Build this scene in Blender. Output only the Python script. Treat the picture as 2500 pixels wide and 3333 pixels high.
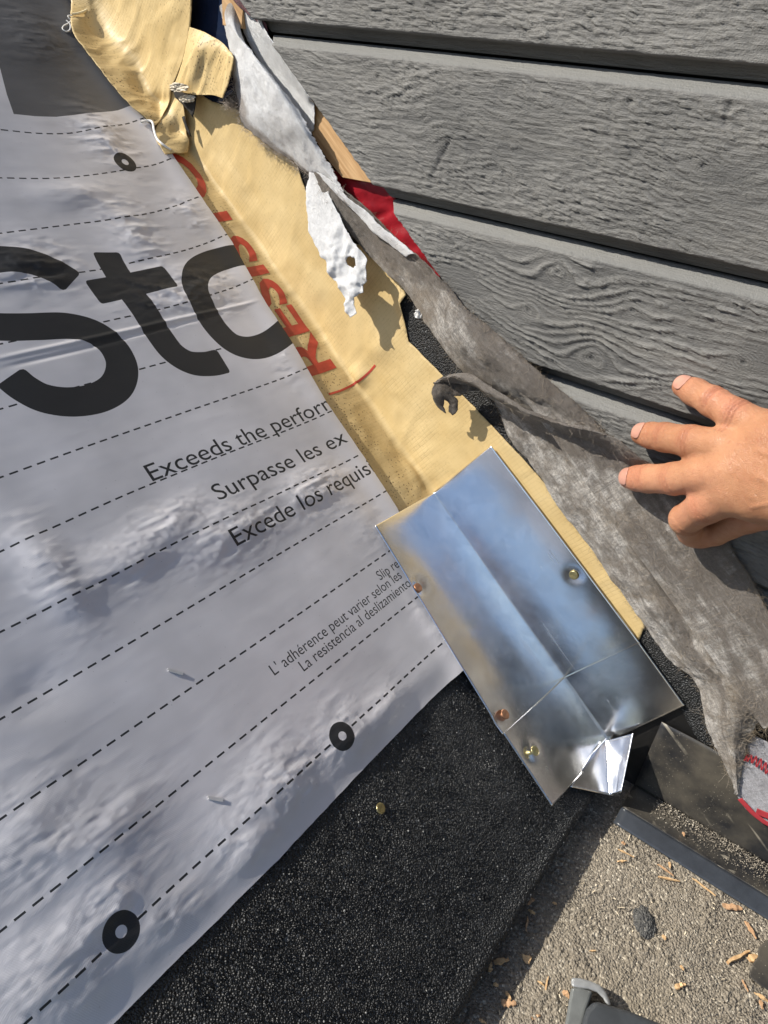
import bpy, bmesh, math, random
import numpy as np
from mathutils import Matrix, Vector
from mathutils.geometry import delaunay_2d_cdt
from mathutils.kdtree import KDTree
random.seed(7); RNG = np.random.default_rng(11)
S = bpy.context.scene
COL = S.collection
for o in list(bpy.data.objects): bpy.data.objects.remove(o)

# ------------------------------------------------------------------ frame
# Working frame: X runs across the roof towards the wall, Y up the slope along the
# roof/wall corner, Z off the roof.  TILT lays that frame at the real roof pitch (world z = up).
PITCH = math.radians(36.97)
TILT = Matrix.Rotation(PITCH, 4, 'X')
F = 2340.0; CX, CY = 1250.0, 1666.5; D0 = 0.68
AX = np.array([0.60322706, -0.36779633, 0.7077026])
AY = np.array([-0.57175509, -0.8180633, 0.06219768])
AZ = np.array([0.55606945, -0.44215189, -0.70376735])
R = np.array([AX, AY, AZ])
CAM = -(R @ (np.array([160.0, -61.5, F]) / F * D0))
GV = np.array([0, math.sin(PITCH), math.cos(PITCH)])       # up
HV = np.array([0, math.cos(PITCH), -math.sin(PITCH)])      # level, along the wall

# ------------------------------------------------------------------ camera
cd = bpy.data.cameras.new('camera'); cam = bpy.data.objects.new('camera', cd); COL.objects.link(cam)
cd.sensor_fit = 'VERTICAL'; cd.sensor_height = 24; cd.sensor_width = 18; cd.lens = F / 3333 * 24
cd.clip_start = 0.02; cd.clip_end = 500
rt, up, bk = R @ [1, 0, 0], R @ [0, -1, 0], R @ [0, 0, -1]
m = Matrix([[rt[i], up[i], bk[i], CAM[i]] for i in range(3)] + [[0, 0, 0, 1]])
cam.matrix_world = TILT @ m
S.camera = cam
# ------------------------------------------------------------------ light
SUN = np.array([-0.50, 0.85, 0.15]); SUN /= np.linalg.norm(SUN)     # towards the sun, working frame
sw = (TILT.to_3x3() @ Vector(SUN)).normalized()
W = bpy.data.worlds.new('World'); S.world = W; W.use_nodes = True
nt = W.node_tree; bg = nt.nodes['Background']
sky = nt.nodes.new('ShaderNodeTexSky'); sky.sky_type = 'NISHITA'; sky.sun_disc = False
sky.sun_elevation = math.asin(sw.z); sky.sun_rotation = math.atan2(sw.x, sw.y)
nt.links.new(sky.outputs[0], bg.inputs[0]); bg.inputs[1].default_value = 0.13
sl = bpy.data.lights.new('sun', 'SUN'); sl.energy = 5.0; sl.angle = math.radians(0.5); sl.color = (1, 0.94, 0.84)
so = bpy.data.objects.new('sun', sl); COL.objects.link(so)
so.rotation_euler = sw.to_track_quat('Z', 'Y').to_euler(); so.location = (-3, 3, 5)
S.view_settings.view_transform = 'Standard'; S.view_settings.look = 'None'
S.view_settings.exposure = 0.38; S.view_settings.gamma = 1
S.view_settings.use_curve_mapping = False

# ------------------------------------------------------------------ geometry helpers
def ray(px, py):
    return R @ (np.array([px - CX, py - CY, F]) / F)
def hit(px, py, ax, off=0.0):
    r = ray(px, py); t = (off - CAM[ax]) / r[ax]; return CAM + t * r
def roof(px, py, h=0.0): return hit(px, py, 2, h)
def wall(px, py, h=0.0): return hit(px, py, 0, -h)         # h = distance in front of the wall
def plane(px, py, p0, n):
    r = ray(px, py); t = np.dot(np.asarray(p0) - CAM, n) / np.dot(r, n); return CAM + t * r
def H2(a, b, seed):
    n = (a.astype(np.int64) * 374761393 + b.astype(np.int64) * 668265263 + seed * 982451653) & 0xffffffff
    n = ((n ^ (n >> 13)) * 1274126177) & 0xffffffff
    n = ((n ^ (n >> 16)) * 2246822519) & 0xffffffff
    return ((n ^ (n >> 15)) & 0xffffff) / float(0xffffff)
def vn(x, y, seed=0):
    x = np.asarray(x, float); y = np.asarray(y, float)
    xi = np.floor(x); yi = np.floor(y); fx = x - xi; fy = y - yi
    fx = fx * fx * (3 - 2 * fx); fy = fy * fy * (3 - 2 * fy)
    a = H2(xi, yi, seed); b = H2(xi + 1, yi, seed); c = H2(xi, yi + 1, seed); d = H2(xi + 1, yi + 1, seed)
    return (a + (b - a) * fx) * (1 - fy) + (c + (d - c) * fx) * fy
def fbm(x, y, o=4, seed=0, g=0.5):
    s = 0; am = 1; t = 0
    for i in range(o):
        s = s + am * (vn(x, y, seed + i * 17) - 0.5); t += am; am *= g; x = x * 2.03 + 5.1; y = y * 2.03 + 9.7
    return s / t * 2
def smooth(a, b, x):
    t = np.clip((x - a) / (b - a), 0, 1); return t * t * (3 - 2 * t)
def cell(x, y, seed=0):
    x = np.asarray(x, float); y = np.asarray(y, float); xi = np.floor(x); yi = np.floor(y)
    best = np.full(x.shape, 9.0)
    for i in (-1, 0, 1):
        for j in (-1, 0, 1):
            cx = xi + i; cy = yi + j
            d = (cx + H2(cx, cy, seed) - x) ** 2 + (cy + H2(cx, cy, seed + 5) - y) ** 2
            best = np.minimum(best, d)
    return np.sqrt(best)
def inpoly(x, y, P):
    P = np.asarray(P); c = np.zeros(np.shape(x), bool); n = len(P); j = n - 1
    for i in range(n):
        xi, yi = P[i]; xj, yj = P[j]
        if yi != yj: c ^= ((yi > y) != (yj > y)) & (x < (xj - xi) * (y - yi) / (yj - yi) + xi)
        j = i
    return c
def densify(P, step, closed=True, jit=0, seed=1, js=150.0):
    out = []; n = len(P)
    for i in range(n if closed else n - 1):
        a = np.array(P[i], float); b = np.array(P[(i + 1) % n], float)
        k = max(1, int(np.linalg.norm(b - a) / step))
        for q in range(k): out.append(a + (b - a) * q / k)
    if not closed: out.append(np.array(P[-1], float))
    out = np.array(out)
    if jit:
        out[:, 0] += jit * fbm(out[:, 0] * js, out[:, 1] * js, 4, seed, .65)
        out[:, 1] += jit * fbm(out[:, 0] * js + 31, out[:, 1] * js + 7, 4, seed + 3, .65)
    return out
def spline(P, n):
    """Catmull-Rom through P (k,d) sampled n times"""
    P = np.asarray(P, float); k = len(P)
    Q = np.vstack([2 * P[0] - P[1], P, 2 * P[-1] - P[-2]])
    t = np.linspace(0, k - 1, n); i = np.minimum(t.astype(int), k - 2); f = (t - i)[:, None]
    a, b, c, d = Q[i], Q[i + 1], Q[i + 2], Q[i + 3]
    return 0.5 * (2 * b + (c - a) * f + (2 * a - 5 * b + 4 * c - d) * f ** 2 + (3 * b - a - 3 * c + d) * f ** 3)
def newmesh(name, V, Fc, mat, parent=None, shade=True, thick=0, origin=None, edge_off=-1):
    me = bpy.data.meshes.new(name); V = np.asarray(V, float)
    if origin is not None: V = V - np.asarray(origin)
    Fc = np.asarray(Fc) if not isinstance(Fc, list) else Fc
    if isinstance(Fc, np.ndarray) and Fc.ndim == 2:
        k = Fc.shape[1]; me.vertices.add(len(V)); me.vertices.foreach_set('co', V.astype(np.float32).ravel())
        me.loops.add(Fc.size); me.loops.foreach_set('vertex_index', Fc.astype(np.int32).ravel())
        me.polygons.add(len(Fc)); me.polygons.foreach_set('loop_start', np.arange(0, Fc.size, k, dtype=np.int32))
        me.update(calc_edges=True); me.validate()
    else:
        me.from_pydata([tuple(v) for v in V], [], [tuple(f) for f in Fc]); me.update()
    if shade: me.polygons.foreach_set('use_smooth', [True] * len(me.polygons))
    if mat: me.materials.append(mat)
    o = bpy.data.objects.new(name, me); COL.objects.link(o)
    if parent is not None: o.parent = parent
    else: o.matrix_world = TILT @ Matrix.Translation(Vector(origin) if origin is not None else Vector((0, 0, 0)))
    if thick:
        s = o.modifiers.new('thickness', 'SOLIDIFY'); s.thickness = thick; s.offset = edge_off
    return o
def tag(o, label=None, cat=None, group=None, kind=None):
    if label: o['label'] = label
    if cat: o['category'] = cat
    if group: o['group'] = group
    if kind: o['kind'] = kind
    return o
def empty(name, label, cat, group=None, loc=(0, 0, 0)):
    o = bpy.data.objects.new(name, None); COL.objects.link(o); o.empty_display_size = .02
    o.matrix_world = TILT @ Matrix.Translation(Vector(loc)); tag(o, label, cat, group); return o
def tri(P, step, holes=(), extra=(), seed=3):
    """triangulate polygon P (2D) with inner points every `step`"""
    P = np.asarray(P); x0, y0 = P.min(0); x1, y1 = P.max(0)
    gx, gy = np.meshgrid(np.arange(x0, x1, step), np.arange(y0, y1, step * .87))
    gx = gx + (np.arange(gx.shape[0]) % 2)[:, None] * step / 2
    gx = gx.ravel(); gy = gy.ravel()
    k = inpoly(gx, gy, P)
    for hh in holes: k &= ~inpoly(gx, gy, hh)
    G = np.stack([gx[k], gy[k]], 1)
    B = [P] + [np.asarray(h) for h in holes]; pts = []; ed = []
    for b in B:
        s = len(pts); pts += list(b); ed += [(s + i, s + (i + 1) % len(b)) for i in range(len(b))]
    for ev, ee in extra:
        s = len(pts); pts += [np.array(q) for q in ev]; ed += [(s + i, s + j) for i, j in ee]
    allb = np.array(pts)
    if len(G):
        ok = np.ones(len(G), bool)
        kd = KDTree(len(allb)); [kd.insert((q[0], q[1], 0), i) for i, q in enumerate(allb)]; kd.balance()
        ok = np.array([kd.find((q[0], q[1], 0))[2] > step * .4 for q in G])
        G = G[ok]
    allp = [Vector((p[0] * 100, p[1] * 100)) for p in np.vstack([allb, G])] if len(G) else [Vector((p[0] * 100, p[1] * 100)) for p in allb]
    v, e, f, *_ = delaunay_2d_cdt(allp, ed, [], 0, 1e-7)
    V = np.array([(q.x / 100, q.y / 100) for q in v]); Fc = np.array([list(q) for q in f])
    c = V[Fc].mean(1); k = inpoly(c[:, 0], c[:, 1], P)
    for hh in holes: k &= ~inpoly(c[:, 0], c[:, 1], hh)
    Fc = Fc[k]
    a = V[Fc]; ar = np.cross(a[:, 1] - a[:, 0], a[:, 2] - a[:, 0]); Fc[ar < 0] = Fc[ar < 0][:, ::-1]
    return V, Fc
def gridfaces(n, m):
    i = np.arange(n * m).reshape(n, m)
    return np.stack([i[:-1, :-1], i[1:, :-1], i[1:, 1:], i[:-1, 1:]], -1).reshape(-1, 4)
def normals_grid(Pg):
    du = np.gradient(Pg, axis=0); dv = np.gradient(Pg, axis=1)
    n = np.cross(du, dv); return n / (np.linalg.norm(n, axis=-1, keepdims=True) + 1e-12)
def patch(name, rows, surf, mat, n=120, mm=60, disp=None, parent=None, thick=.0006, fray=0, seed=1, mask=None, flip=False, over=False, soil=None):
    """rows: lists of (px,py,height) joined by a smooth surface. mask(u,v)->keep (0..1 arrays)"""
    A = np.array([[surf(*p) for p in r] for r in rows])
    A1 = np.stack([spline(A[i], mm) for i in range(A.shape[0])])
    G = np.stack([spline(A1[:, j], n) for j in range(mm)], 1)
    u, v = np.meshgrid(np.linspace(0, 1, n), np.linspace(0, 1, mm), indexing='ij')
    if fray:
        e = smooth(.12, 0, v)[..., None]; e2 = smooth(.88, 1, v)[..., None]
        dv = np.gradient(G, axis=1); dv /= np.linalg.norm(dv, axis=-1, keepdims=True) + 1e-9
        s = fbm(u * n * .35, v * 0 + seed, 5, seed, .7)[..., None]; s2 = fbm(u * n * .35, v * 0 + seed + 9, 5, seed + 4, .7)[..., None]
        G = G + dv * (e * s + e2 * s2) * fray
    N = normals_grid(G)
    if disp is not None: G = G + N * disp(u, v, G)[..., None]
    if over: G[..., 0] = np.minimum(G[..., 0], -(.0345 + .0012 * fbm(G[..., 1] * 40, G[..., 2] * 40, 2, seed)) * smooth(zcut - .010, zcut + .001, G[..., 2]))
    Fc = gridfaces(n, mm)
    if mask is not None:
        k = mask(u, v, G).ravel(); Fc = Fc[k[Fc].all(1)]
        used = np.unique(Fc); re = np.zeros(n * mm, int); re[used] = np.arange(len(used)); V = G.reshape(-1, 3)[used]; Fc = re[Fc]
    else: V = G.reshape(-1, 3)
    if flip: Fc = Fc[:, ::-1]
    ob = newmesh(name, V, Fc, mat, parent, thick=thick)
    if soil is not None and mask is None:
        at = ob.data.attributes.new('soil', 'FLOAT', 'POINT'); at.data.foreach_set('value', np.clip(soil(u, v, G), 0, 1).astype(np.float32).ravel())
    return ob, G
def hairs(P, T, L, rad, mat, name, seed=1, parent=None, curl=1.0):
    """thin curling fibres rooted at P heading T, as one mesh"""
    rg = np.random.default_rng(seed); V = []; Fc = []; 
    for p, t, l in zip(P, T, L):
        d = np.array(t, float) + rg.normal(0, .35, 3); d /= np.linalg.norm(d); k = rg.normal(0, 1, 3) * curl
        q = np.array(p, float); n = 6; s = l / n
        a = np.cross(d, [.3, .5, .8]); a /= np.linalg.norm(a); b = np.cross(d, a)
        base = len(V)
        for i in range(n + 1):
            r = rad * (1 - .5 * i / n)
            for w in range(3):
                an = w * 2.094; V.append(q + (a * math.cos(an) + b * math.sin(an)) * r)
            d = d + np.cross(k, d) * .28 + rg.normal(0, .08, 3); d /= np.linalg.norm(d); q = q + d * s
        for i in range(n):
            for w in range(3):
                w2 = (w + 1) % 3; Fc.append((base + i * 3 + w, base + i * 3 + w2, base + (i + 1) * 3 + w2, base + (i + 1) * 3 + w))
    return newmesh(name, V, np.array(Fc), mat, parent)

# ------------------------------------------------------------------ materials
class NB:
    def __init__(s, name):
        s.m = bpy.data.materials.new(name); s.m.use_nodes = True; s.t = s.m.node_tree; s.b = s.t.nodes['Principled BSDF']
        s.tc = s.t.nodes.new('ShaderNodeTexCoord').outputs['Object']
    def n(s, ty, **kw):
        q = s.t.nodes.new(ty)
        for k, v in kw.items(): setattr(q, k, v)
        return q
    def put(s, sock, v):
        if isinstance(v, bpy.types.NodeSocket): s.t.links.new(v, sock)
        else: sock.default_value = v if not (isinstance(v, tuple) and len(v) == 3 and len(sock.default_value) == 4) else (*v, 1)
    def map(s, rot=(0, 0, 0), sc=(1, 1, 1), v=None):
        q = s.n('ShaderNodeMapping'); s.put(q.inputs[0], v or s.tc); q.inputs['Rotation'].default_value = rot; q.inputs['Scale'].default_value = sc; return q.outputs[0]
    def noise(s, scale, detail=4, rough=.55, v=None, dist=0):
        q = s.n('ShaderNodeTexNoise'); s.put(q.inputs['Vector'], v or s.tc); q.inputs['Scale'].default_value = scale
        q.inputs['Detail'].default_value = detail; q.inputs['Roughness'].default_value = rough; q.inputs['Distortion'].default_value = dist; return q.outputs[0]
    def vor(s, scale, feature='F1', out='Distance', v=None, rnd=1):
        q = s.n('ShaderNodeTexVoronoi', feature=feature); s.put(q.inputs['Vector'], v or s.tc); q.inputs['Scale'].default_value = scale
        q.inputs['Randomness'].default_value = rnd; return q.outputs[out]
    def ramp(s, f, stops, interp='LINEAR'):
        q = s.n('ShaderNodeValToRGB'); s.put(q.inputs[0], f); q.color_ramp.interpolation = interp
        while len(q.color_ramp.elements) < len(stops): q.color_ramp.elements.new(.5)
        for e, (p, c) in zip(q.color_ramp.elements, stops):
            e.position = p; e.color = (c, c, c, 1) if not isinstance(c, tuple) else (*c, 1)
        return q.outputs[0]
    def math(s, op, a, b=0.0, clamp=False):
        q = s.n('ShaderNodeMath', operation=op, use_clamp=clamp); s.put(q.inputs[0], a); s.put(q.inputs[1], b); return q.outputs[0]
    def mix(s, f, a, b, mode='MIX'):
        q = s.n('ShaderNodeMix', data_type='RGBA', blend_type=mode); s.put(q.inputs[0], f); s.put(q.inputs[6], a); s.put(q.inputs[7], b); return q.outputs[2]
    def bump(s, h, dist=.001, st=1.0, nrm=None):
        q = s.n('ShaderNodeBump'); s.put(q.inputs['Height'], h); q.inputs['Distance'].default_value = dist; q.inputs['Strength'].default_value = st
        if nrm is not None: s.put(q.inputs['Normal'], nrm)
        return q.outputs[0]
    def attr(s, name):
        q = s.n('ShaderNodeAttribute', attribute_name=name); return q.outputs['Fac']
    def out(s, col=None, rough=None, nrm=None, metal=None, spec=None, **kw):
        for k, v in (('Base Color', col), ('Roughness', rough), ('Normal', nrm), ('Metallic', metal), ('Specular IOR Level', spec)):
            if v is not None: s.put(s.b.inputs[k], v)
        for k, v in kw.items(): s.put(s.b.inputs[k.replace('_', ' ')], v)
        return s.m
def weave(b, pitch, rot=.4):
    """crossed threads, returns a height 0..1"""
    k = 2 * math.pi / pitch
    v = b.map((0, 0, rot), (1, 1, 1)); q = b.n('ShaderNodeSeparateXYZ'); b.put(q.inputs[0], v)
    w = b.noise(180, 2, .5); ws = b.math('MULTIPLY', w, 3.0)
    sx = b.math('SINE', b.math('ADD', b.math('MULTIPLY', q.outputs[0], k), ws)); sy = b.math('SINE', b.math('ADD', b.math('MULTIPLY', q.outputs[1], k), ws))
    return b.math('ADD', b.math('MULTIPLY', b.math('MULTIPLY', sx, sy), .5), .5)

def m_underlay(name, col, ink=False):
    b = NB(name); w = weave(b, .0014, .35); fine = b.noise(900, 3, .6); big = b.noise(14, 3, .55)
    st = b.noise(60, 3, .6, b.map((0, 0, .25), (.25, 1, 1)))
    c = b.mix(b.ramp(big, [(.35, 0), (.7, 1)]), tuple(x * .86 for x in col), tuple(min(1, x * 1.1) for x in col))
    c = b.mix(b.ramp(st, [(.3, .25), (.7, 0)]), c, tuple(x * .72 for x in col))
    dirt = b.vor(160); c = b.mix(b.ramp(dirt, [(.0, .7), (.06, 0)]), c, (.12, .11, .1)) if not ink else c
    cr = b.noise(70, 5, .62, b.map((0, 0, .3), (.55, 1.3, 1)), dist=.4)
    crm = b.ramp(b.math('ADD', b.attr('crinkle'), b.math('MULTIPLY', b.math('SUBTRACT', b.noise(70, 3, .6), .5), .9)), [(.15, .25), (.75, 1)])
    h = b.math('ADD', b.math('MULTIPLY', w, .35), b.math('MULTIPLY', fine, .25))
    h = b.math('MULTIPLY', h, b.math('ADD', b.math('MULTIPLY', crm, .7), .35))
    n1 = b.bump(b.math('MULTIPLY', b.noise(380, 5, .7, b.map((0, 0, .3), (.5, 1.2, 1))), b.math('ADD', b.math('MULTIPLY', b.attr('crinkle'), 1.1), .10)), .0004, .7); n2 = b.bump(h, .00016, 1.0, n1)
    return b.out(c, .42 if not ink else .5, n2, .25 if not ink else 0.1, .6)
UND = m_underlay('silver_woven_underlay', (.66, .65, .675)); 
INK = m_underlay('black_print', (.017, .018, .02), True)

def m_tan():
    b = NB('tan_membrane_film'); q = b.n('ShaderNodeSeparateXYZ'); b.put(q.inputs[0], b.tc)
    big = b.noise(22, 4, .6); c = b.mix(b.ramp(big, [(.35, 0), (.7, 1)]), (.54, .395, .18), (.635, .485, .245))
    # scrim grid under the film, fainter in places
    k = 2 * math.pi / .0034
    gy = b.ramp(b.math('SINE', b.math('MULTIPLY', b.math('ADD', q.outputs[1], b.math('MULTIPLY', b.noise(60), .0016)), k)), [(.0, 0), (.86, 0), (1, 1)])
    k2 = 2 * math.pi / .0062
    gz = b.ramp(b.math('SINE', b.math('MULTIPLY', b.math('ADD', b.math('ADD', q.outputs[2], b.math('MULTIPLY', q.outputs[0], -1.0)), b.math('MULTIPLY', b.noise(50), .002)), k2)), [(0, 0), (.88, 0), (1, 1)])
    g = b.math('MAXIMUM', gy, b.math('MULTIPLY', gz, .5)); gm = b.ramp(b.noise(35, 2), [(.35, .05), (.65, .55)])
    g = b.math('MULTIPLY', g, gm)
    c = b.mix(b.math('MULTIPLY', g, .62), c, (.30, .20, .07))
    # brown dirt specks, denser on the roof side
    sp = b.vor(330); den = b.ramp(b.noise(28, 3, .6), [(.36, 0), (.56, 1)])
    rs = b.ramp(b.math('MULTIPLY', q.outputs[0], -12), [(.05, .15), (.35, 1)])
    c = b.mix(b.math('MULTIPLY', b.math('MULTIPLY', b.ramp(sp, [(.16, 1), (.30, 0)]), den), rs), c, (.10, .06, .025))
    stn = b.ramp(b.noise(18, 5, .65, b.map((0, 0, 0), (2.2, .55, 1))), [(.52, 0), (.75, .5)])
    c = b.mix(b.math('MULTIPLY', stn, rs), c, (.36, .22, .06))
    h = b.math('ADD', b.math('MULTIPLY', g, -.6), b.math('MULTIPLY', b.noise(45, 4, .5), 1.5))
    return b.out(c, b.ramp(b.noise(30), [(.3, .44), (.7, .60)]), b.bump(h, .0006, .7), 0, .4)
TAN = m_tan()
def simple(name, col, rough=.6, scale=40, var=.2, bs=300, bd=.0003, metal=0, spec=.5, detail=4):
    b = NB(name); f = b.noise(scale, 4, .6)
    c = b.mix(b.ramp(f, [(.3, 0), (.7, 1)]), tuple(x * (1 - var) for x in col), tuple(min(1, x * (1 + var)) for x in col))
    return b.out(c, rough, b.bump(b.noise(bs, detail, .6), bd, .6), metal, spec)
RED = simple('red_print', (.44, .05, .03), .5, 60, .12, 500, .0002)
def m_fibre(name, c1, c2, stain, wht=0.0, amt=.5, crinkle=.0, dk=.55, fib=.5, bd=.0009, soilc=(.085, .055, .028)):
    b = NB(name); h = None
    for i, (rot, sc) in enumerate([((.3, .2, .5), (1, .045, 1)), ((1.1, .4, 2.1), (1, .05, 1)), ((.5, 1.2, 1.3), (.05, 1, 1)), ((2.0, .3, .2), (1, 1, .045)), ((.9, 2.2, .7), (.05, 1, 1))]):
        f = b.ramp(b.noise(1700 if i % 2 else 1250, 1, .5, b.map(rot, sc)), [(.44, 0), (.5, 1), (.56, 0)])
        h = f if h is None else b.math('MAXIMUM', h, b.math('MULTIPLY', f, 1.0 - i * .08))
    big = b.noise(24, 5, .62); mid = b.noise(90, 5, .6)
    c = b.mix(b.ramp(mid, [(.40, 0), (.58, 1)]), c1, c2); cross = b.math('MULTIPLY', b.noise(600, 3, .7, b.map((0.9, 0, 0), (1, .04, 1))), b.noise(600, 3, .7, b.map((0.9, 0, 0), (1, 1, .04)))); c = b.mix(b.ramp(cross, [(.19, dk), (.27, 0)]), c, tuple(x * .35 for x in c1)); c = b.mix(b.math('MULTIPLY', b.ramp(b.noise(52, 5, .7, dist=.5), [(.50, 0), (.62, 1)]), dk), c, tuple(x * .5 for x in stain))
    c = b.mix(b.math('MULTIPLY', b.ramp(big, [(.46, 0), (.62, 1)]), amt), c, stain)
    so = b.math('ADD', b.attr('soil'), b.math('MULTIPLY', b.math('SUBTRACT', b.noise(60, 5, .7), .5), 1.1)); so = b.math('MULTIPLY', b.ramp(so, [(.12, 0), (.50, 1)]), b.ramp(b.attr('soil'), [(0, 0), (.08, 1)])); c = b.mix(b.math('MULTIPLY', so, .88), c, soilc)
    c = b.mix(b.math('MULTIPLY', h, fib), c, tuple(min(.85, x * 1.5 + .06) for x in c2))
    c = b.mix(b.ramp(b.noise(1500, 2), [(.36, dk), (.48, 0)]), c, tuple(x * .25 for x in c1))
    hh = b.math('ADD', h, b.math('MULTIPLY', b.noise(260, 4, .6), .8))
    n = b.bump(hh, bd, .95)
    if crinkle: n = b.bump(b.noise(110, 4, .6, dist=.6), crinkle, .9, n)
    return b.out(c, .62, n, 0, .45, Sheen_Weight=.25)
GEO = m_fibre('grey_brown_felt', (.42, .38, .335), (.76, .72, .67), (.20, .14, .075), amt=.85, dk=.7, fib=.10, bd=.0007)
GEOD = m_fibre('dark_grey_felt', (.07, .062, .062), (.17, .15, .145), (.09, .062, .035), amt=.6)
WHT = m_fibre('dirty_white_wrap', (.74, .75, .76), (.84, .85, .86), (.46, .40, .34), amt=.12, crinkle=.0008, dk=.06, fib=.2, bd=.0004, soilc=(.20, .15, .11))
HAIR = simple('fibre_strands', (.20, .16, .11), .5, 80, .4)

def m_granule(name, scale, cols, rough, bd, pale=.04, dust=None, dusta=0):
    b = NB(name); cidx = b.vor(scale, out='Color'); d = b.vor(scale)
    s = b.n('ShaderNodeSeparateColor'); b.put(s.inputs[0], cidx)
    c = b.mix(s.outputs[0], cols[0], cols[1]); c = b.mix(b.ramp(s.outputs[1], [(1 - pale - .02, 0), (1 - pale, 1)]), c, cols[2])
    if dust: c = b.mix(b.math('MULTIPLY', b.ramp(b.noise(16, 5, .65), [(.42, 0), (.66, 1)]), dusta), c, dust)
    h = b.math('SUBTRACT', 1.0, b.math('MULTIPLY', d, 1.3)); h = b.math('ADD', h, b.math('MULTIPLY', s.outputs[2], .7)); h = b.math('ADD', h, b.math('MULTIPLY', b.noise(90, 4), 1.2))
    # every grain has facets pointing its own way
    return b.out(c, rough, b.bump(h, bd, .9), 0, .55)
BLK = m_granule('black_mineral_granules', 720, ((.004, .0045, .005), (.016, .0175, .019), (.09, .095, .10)), .5, .0015, .02)
SAND = m_granule('grey_brown_grit', 560, ((.16, .137, .105), (.28, .243, .19), (.48, .43, .34)), .8, .0013, .08, (.24, .205, .15), .5)
DRY = m_granule('loose_dark_grit', 800, ((.06, .052, .042), (.13, .115, .09), (.3, .27, .22)), .8, .0012, .08)
def m_galv():
    b = NB('galvanised_steel'); sp = b.vor(75, out='Color'); s = b.n('ShaderNodeSeparateColor'); b.put(s.inputs[0], sp)
    c = b.mix(s.outputs[0], (.84, .85, .86), (.92, .925, .93))
    dots = b.vor(420); dm = b.ramp(b.vor(420, out='Color'), [(.80, 0), (.82, 1)])
    dust = b.math('MULTIPLY', b.ramp(dots, [(.03, .8), (.10, 0)]), b.ramp(b.noise(40, 3), [(.45, .0), (.6, 1)]))
    scr = b.ramp(b.noise(220, 3, .6, b.map((.3, .2, .9), (1, .05, 1))), [(.60, 0), (.72, .35)])
    scr = b.math('MULTIPLY', scr, b.ramp(b.noise(19, 3), [(.5, 0), (.62, 1)]))
    ro = b.ramp(b.noise(30, 5, .65), [(.3, .15), (.7, .27)])
    ro = b.math('ADD', b.math('ADD', ro, b.math('MULTIPLY', scr, .35)), b.math('MULTIPLY', dust, .5))
    mt = b.math('SUBTRACT', 1.0, b.math('MULTIPLY', dust, .75)); c = b.mix(dust, c, (.75, .75, .74))
    h = b.math('ADD', b.noise(1500, 2, .6), b.math('MULTIPLY', b.noise(230, 3), 1.4))
    return b.out(c, ro, b.bump(h, .00006, .5), mt, .5)
GALV = m_galv()
def m_siding():
    b = NB('grey_stained_rough_wood'); h1 = b.attr('relief')
    # grain noise runs along the boards (rotated into the level direction)
    v = b.map((PITCH, 0, 0), (1, 1, 1)); v2 = b.map((0, 0, 0), (1, .09, 1), v)
    g = b.noise(700, 4, .65, v2); big = b.noise(9, 4, .6)
    c = b.mix(b.ramp(big, [(.3, 0), (.7, 1)]), (.098, .097, .093), (.20, .195, .182))
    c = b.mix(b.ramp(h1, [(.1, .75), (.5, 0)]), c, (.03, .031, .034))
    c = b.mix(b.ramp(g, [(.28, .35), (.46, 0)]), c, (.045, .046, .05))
    c = b.mix(b.ramp(h1, [(.62, 0), (.95, .45)]), c, (.27, .265, .25)); sm = b.attr('lit_bevel'); c = b.mix(b.math('MULTIPLY', sm, .8), c, (.195, .195, .185))  # bevels coloured lighter: their sunlit brightness is put into the colour
    hh = b.math('ADD', g, b.math('MULTIPLY', b.noise(900, 3), .5))
    c = b.mix(b.ramp(b.noise(30, 4, .7, v2), [(.52, 0), (.7, .3)]), c, (.235, .225, .20)); return b.out(c, .62, b.bump(hh, .0011, .9), 0, .4)
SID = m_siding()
def m_wood(name, c1, c2, rot, dust=False):
    b = NB(name); v = b.map(rot, (1, .06, 1)); g = b.noise(420, 4, .6, v); bn = b.noise(110, 3, .6, v)
    c = b.mix(b.ramp(g, [(.35, 0), (.65, 1)]), c1, c2); c = b.mix(b.ramp(bn, [(.45, 0), (.6, .4)]), c, tuple(x * .7 for x in c1))
    return b.out(c, .65, b.bump(g, .0003, .7), 0, .35)
WOOD = m_wood('fresh_cut_pine', (.42, .245, .11), (.60, .39, .20), (PITCH + .9, 0, 0))
CHIP = m_wood('wood_chip', (.45, .27, .13), (.70, .50, .27), (0, 0, .6))
CHIPO = m_wood('orange_wood_chip', (.38, .22, .12), (.56, .36, .20), (0, 0, .6))
REDW = simple('glossy_red_wrap', (.27, .012, .02), .28, 50, .3, 60, .0012)
APR = NB('black_coated_metal')
def _apr():
    b = APR; big = b.ramp(b.noise(20, 5, .65), [(.40, 0), (.68, 1)]); sp = b.ramp(b.vor(420), [(.06, 1), (.17, 0)])
    sp = b.math('MULTIPLY', sp, b.ramp(b.noise(32, 4, .6), [(.42, 0), (.6, 1)]))
    scr = b.math('MULTIPLY', b.ramp(b.noise(130, 2, .5, b.map((.5, .2, .7), (1, .04, 1))), [(.63, 0), (.68, .5)]), b.ramp(b.noise(25), [(.5, 0), (.6, 1)]))
    c = b.mix(b.math('MULTIPLY', b.math('ADD', big, .05), .5), (.014, .015, .018), (.15, .132, .10)); c = b.mix(b.math('MAXIMUM', sp, scr), c, (.42, .38, .3))
    return b.out(c, b.ramp(b.noise(24, 4), [(.3, .26), (.7, .5)]), b.bump(b.noise(30, 3), .0006, .4), 0, .6)
APR = _apr()
BRASS = simple('brassy_nail_head', (.50, .42, .20), .3, 300, .3, 500, .0004, .9)
RUST = simple('rusty_nail_head', (.40, .20, .11), .42, 400, .35, 500, .0005, .75)
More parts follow.
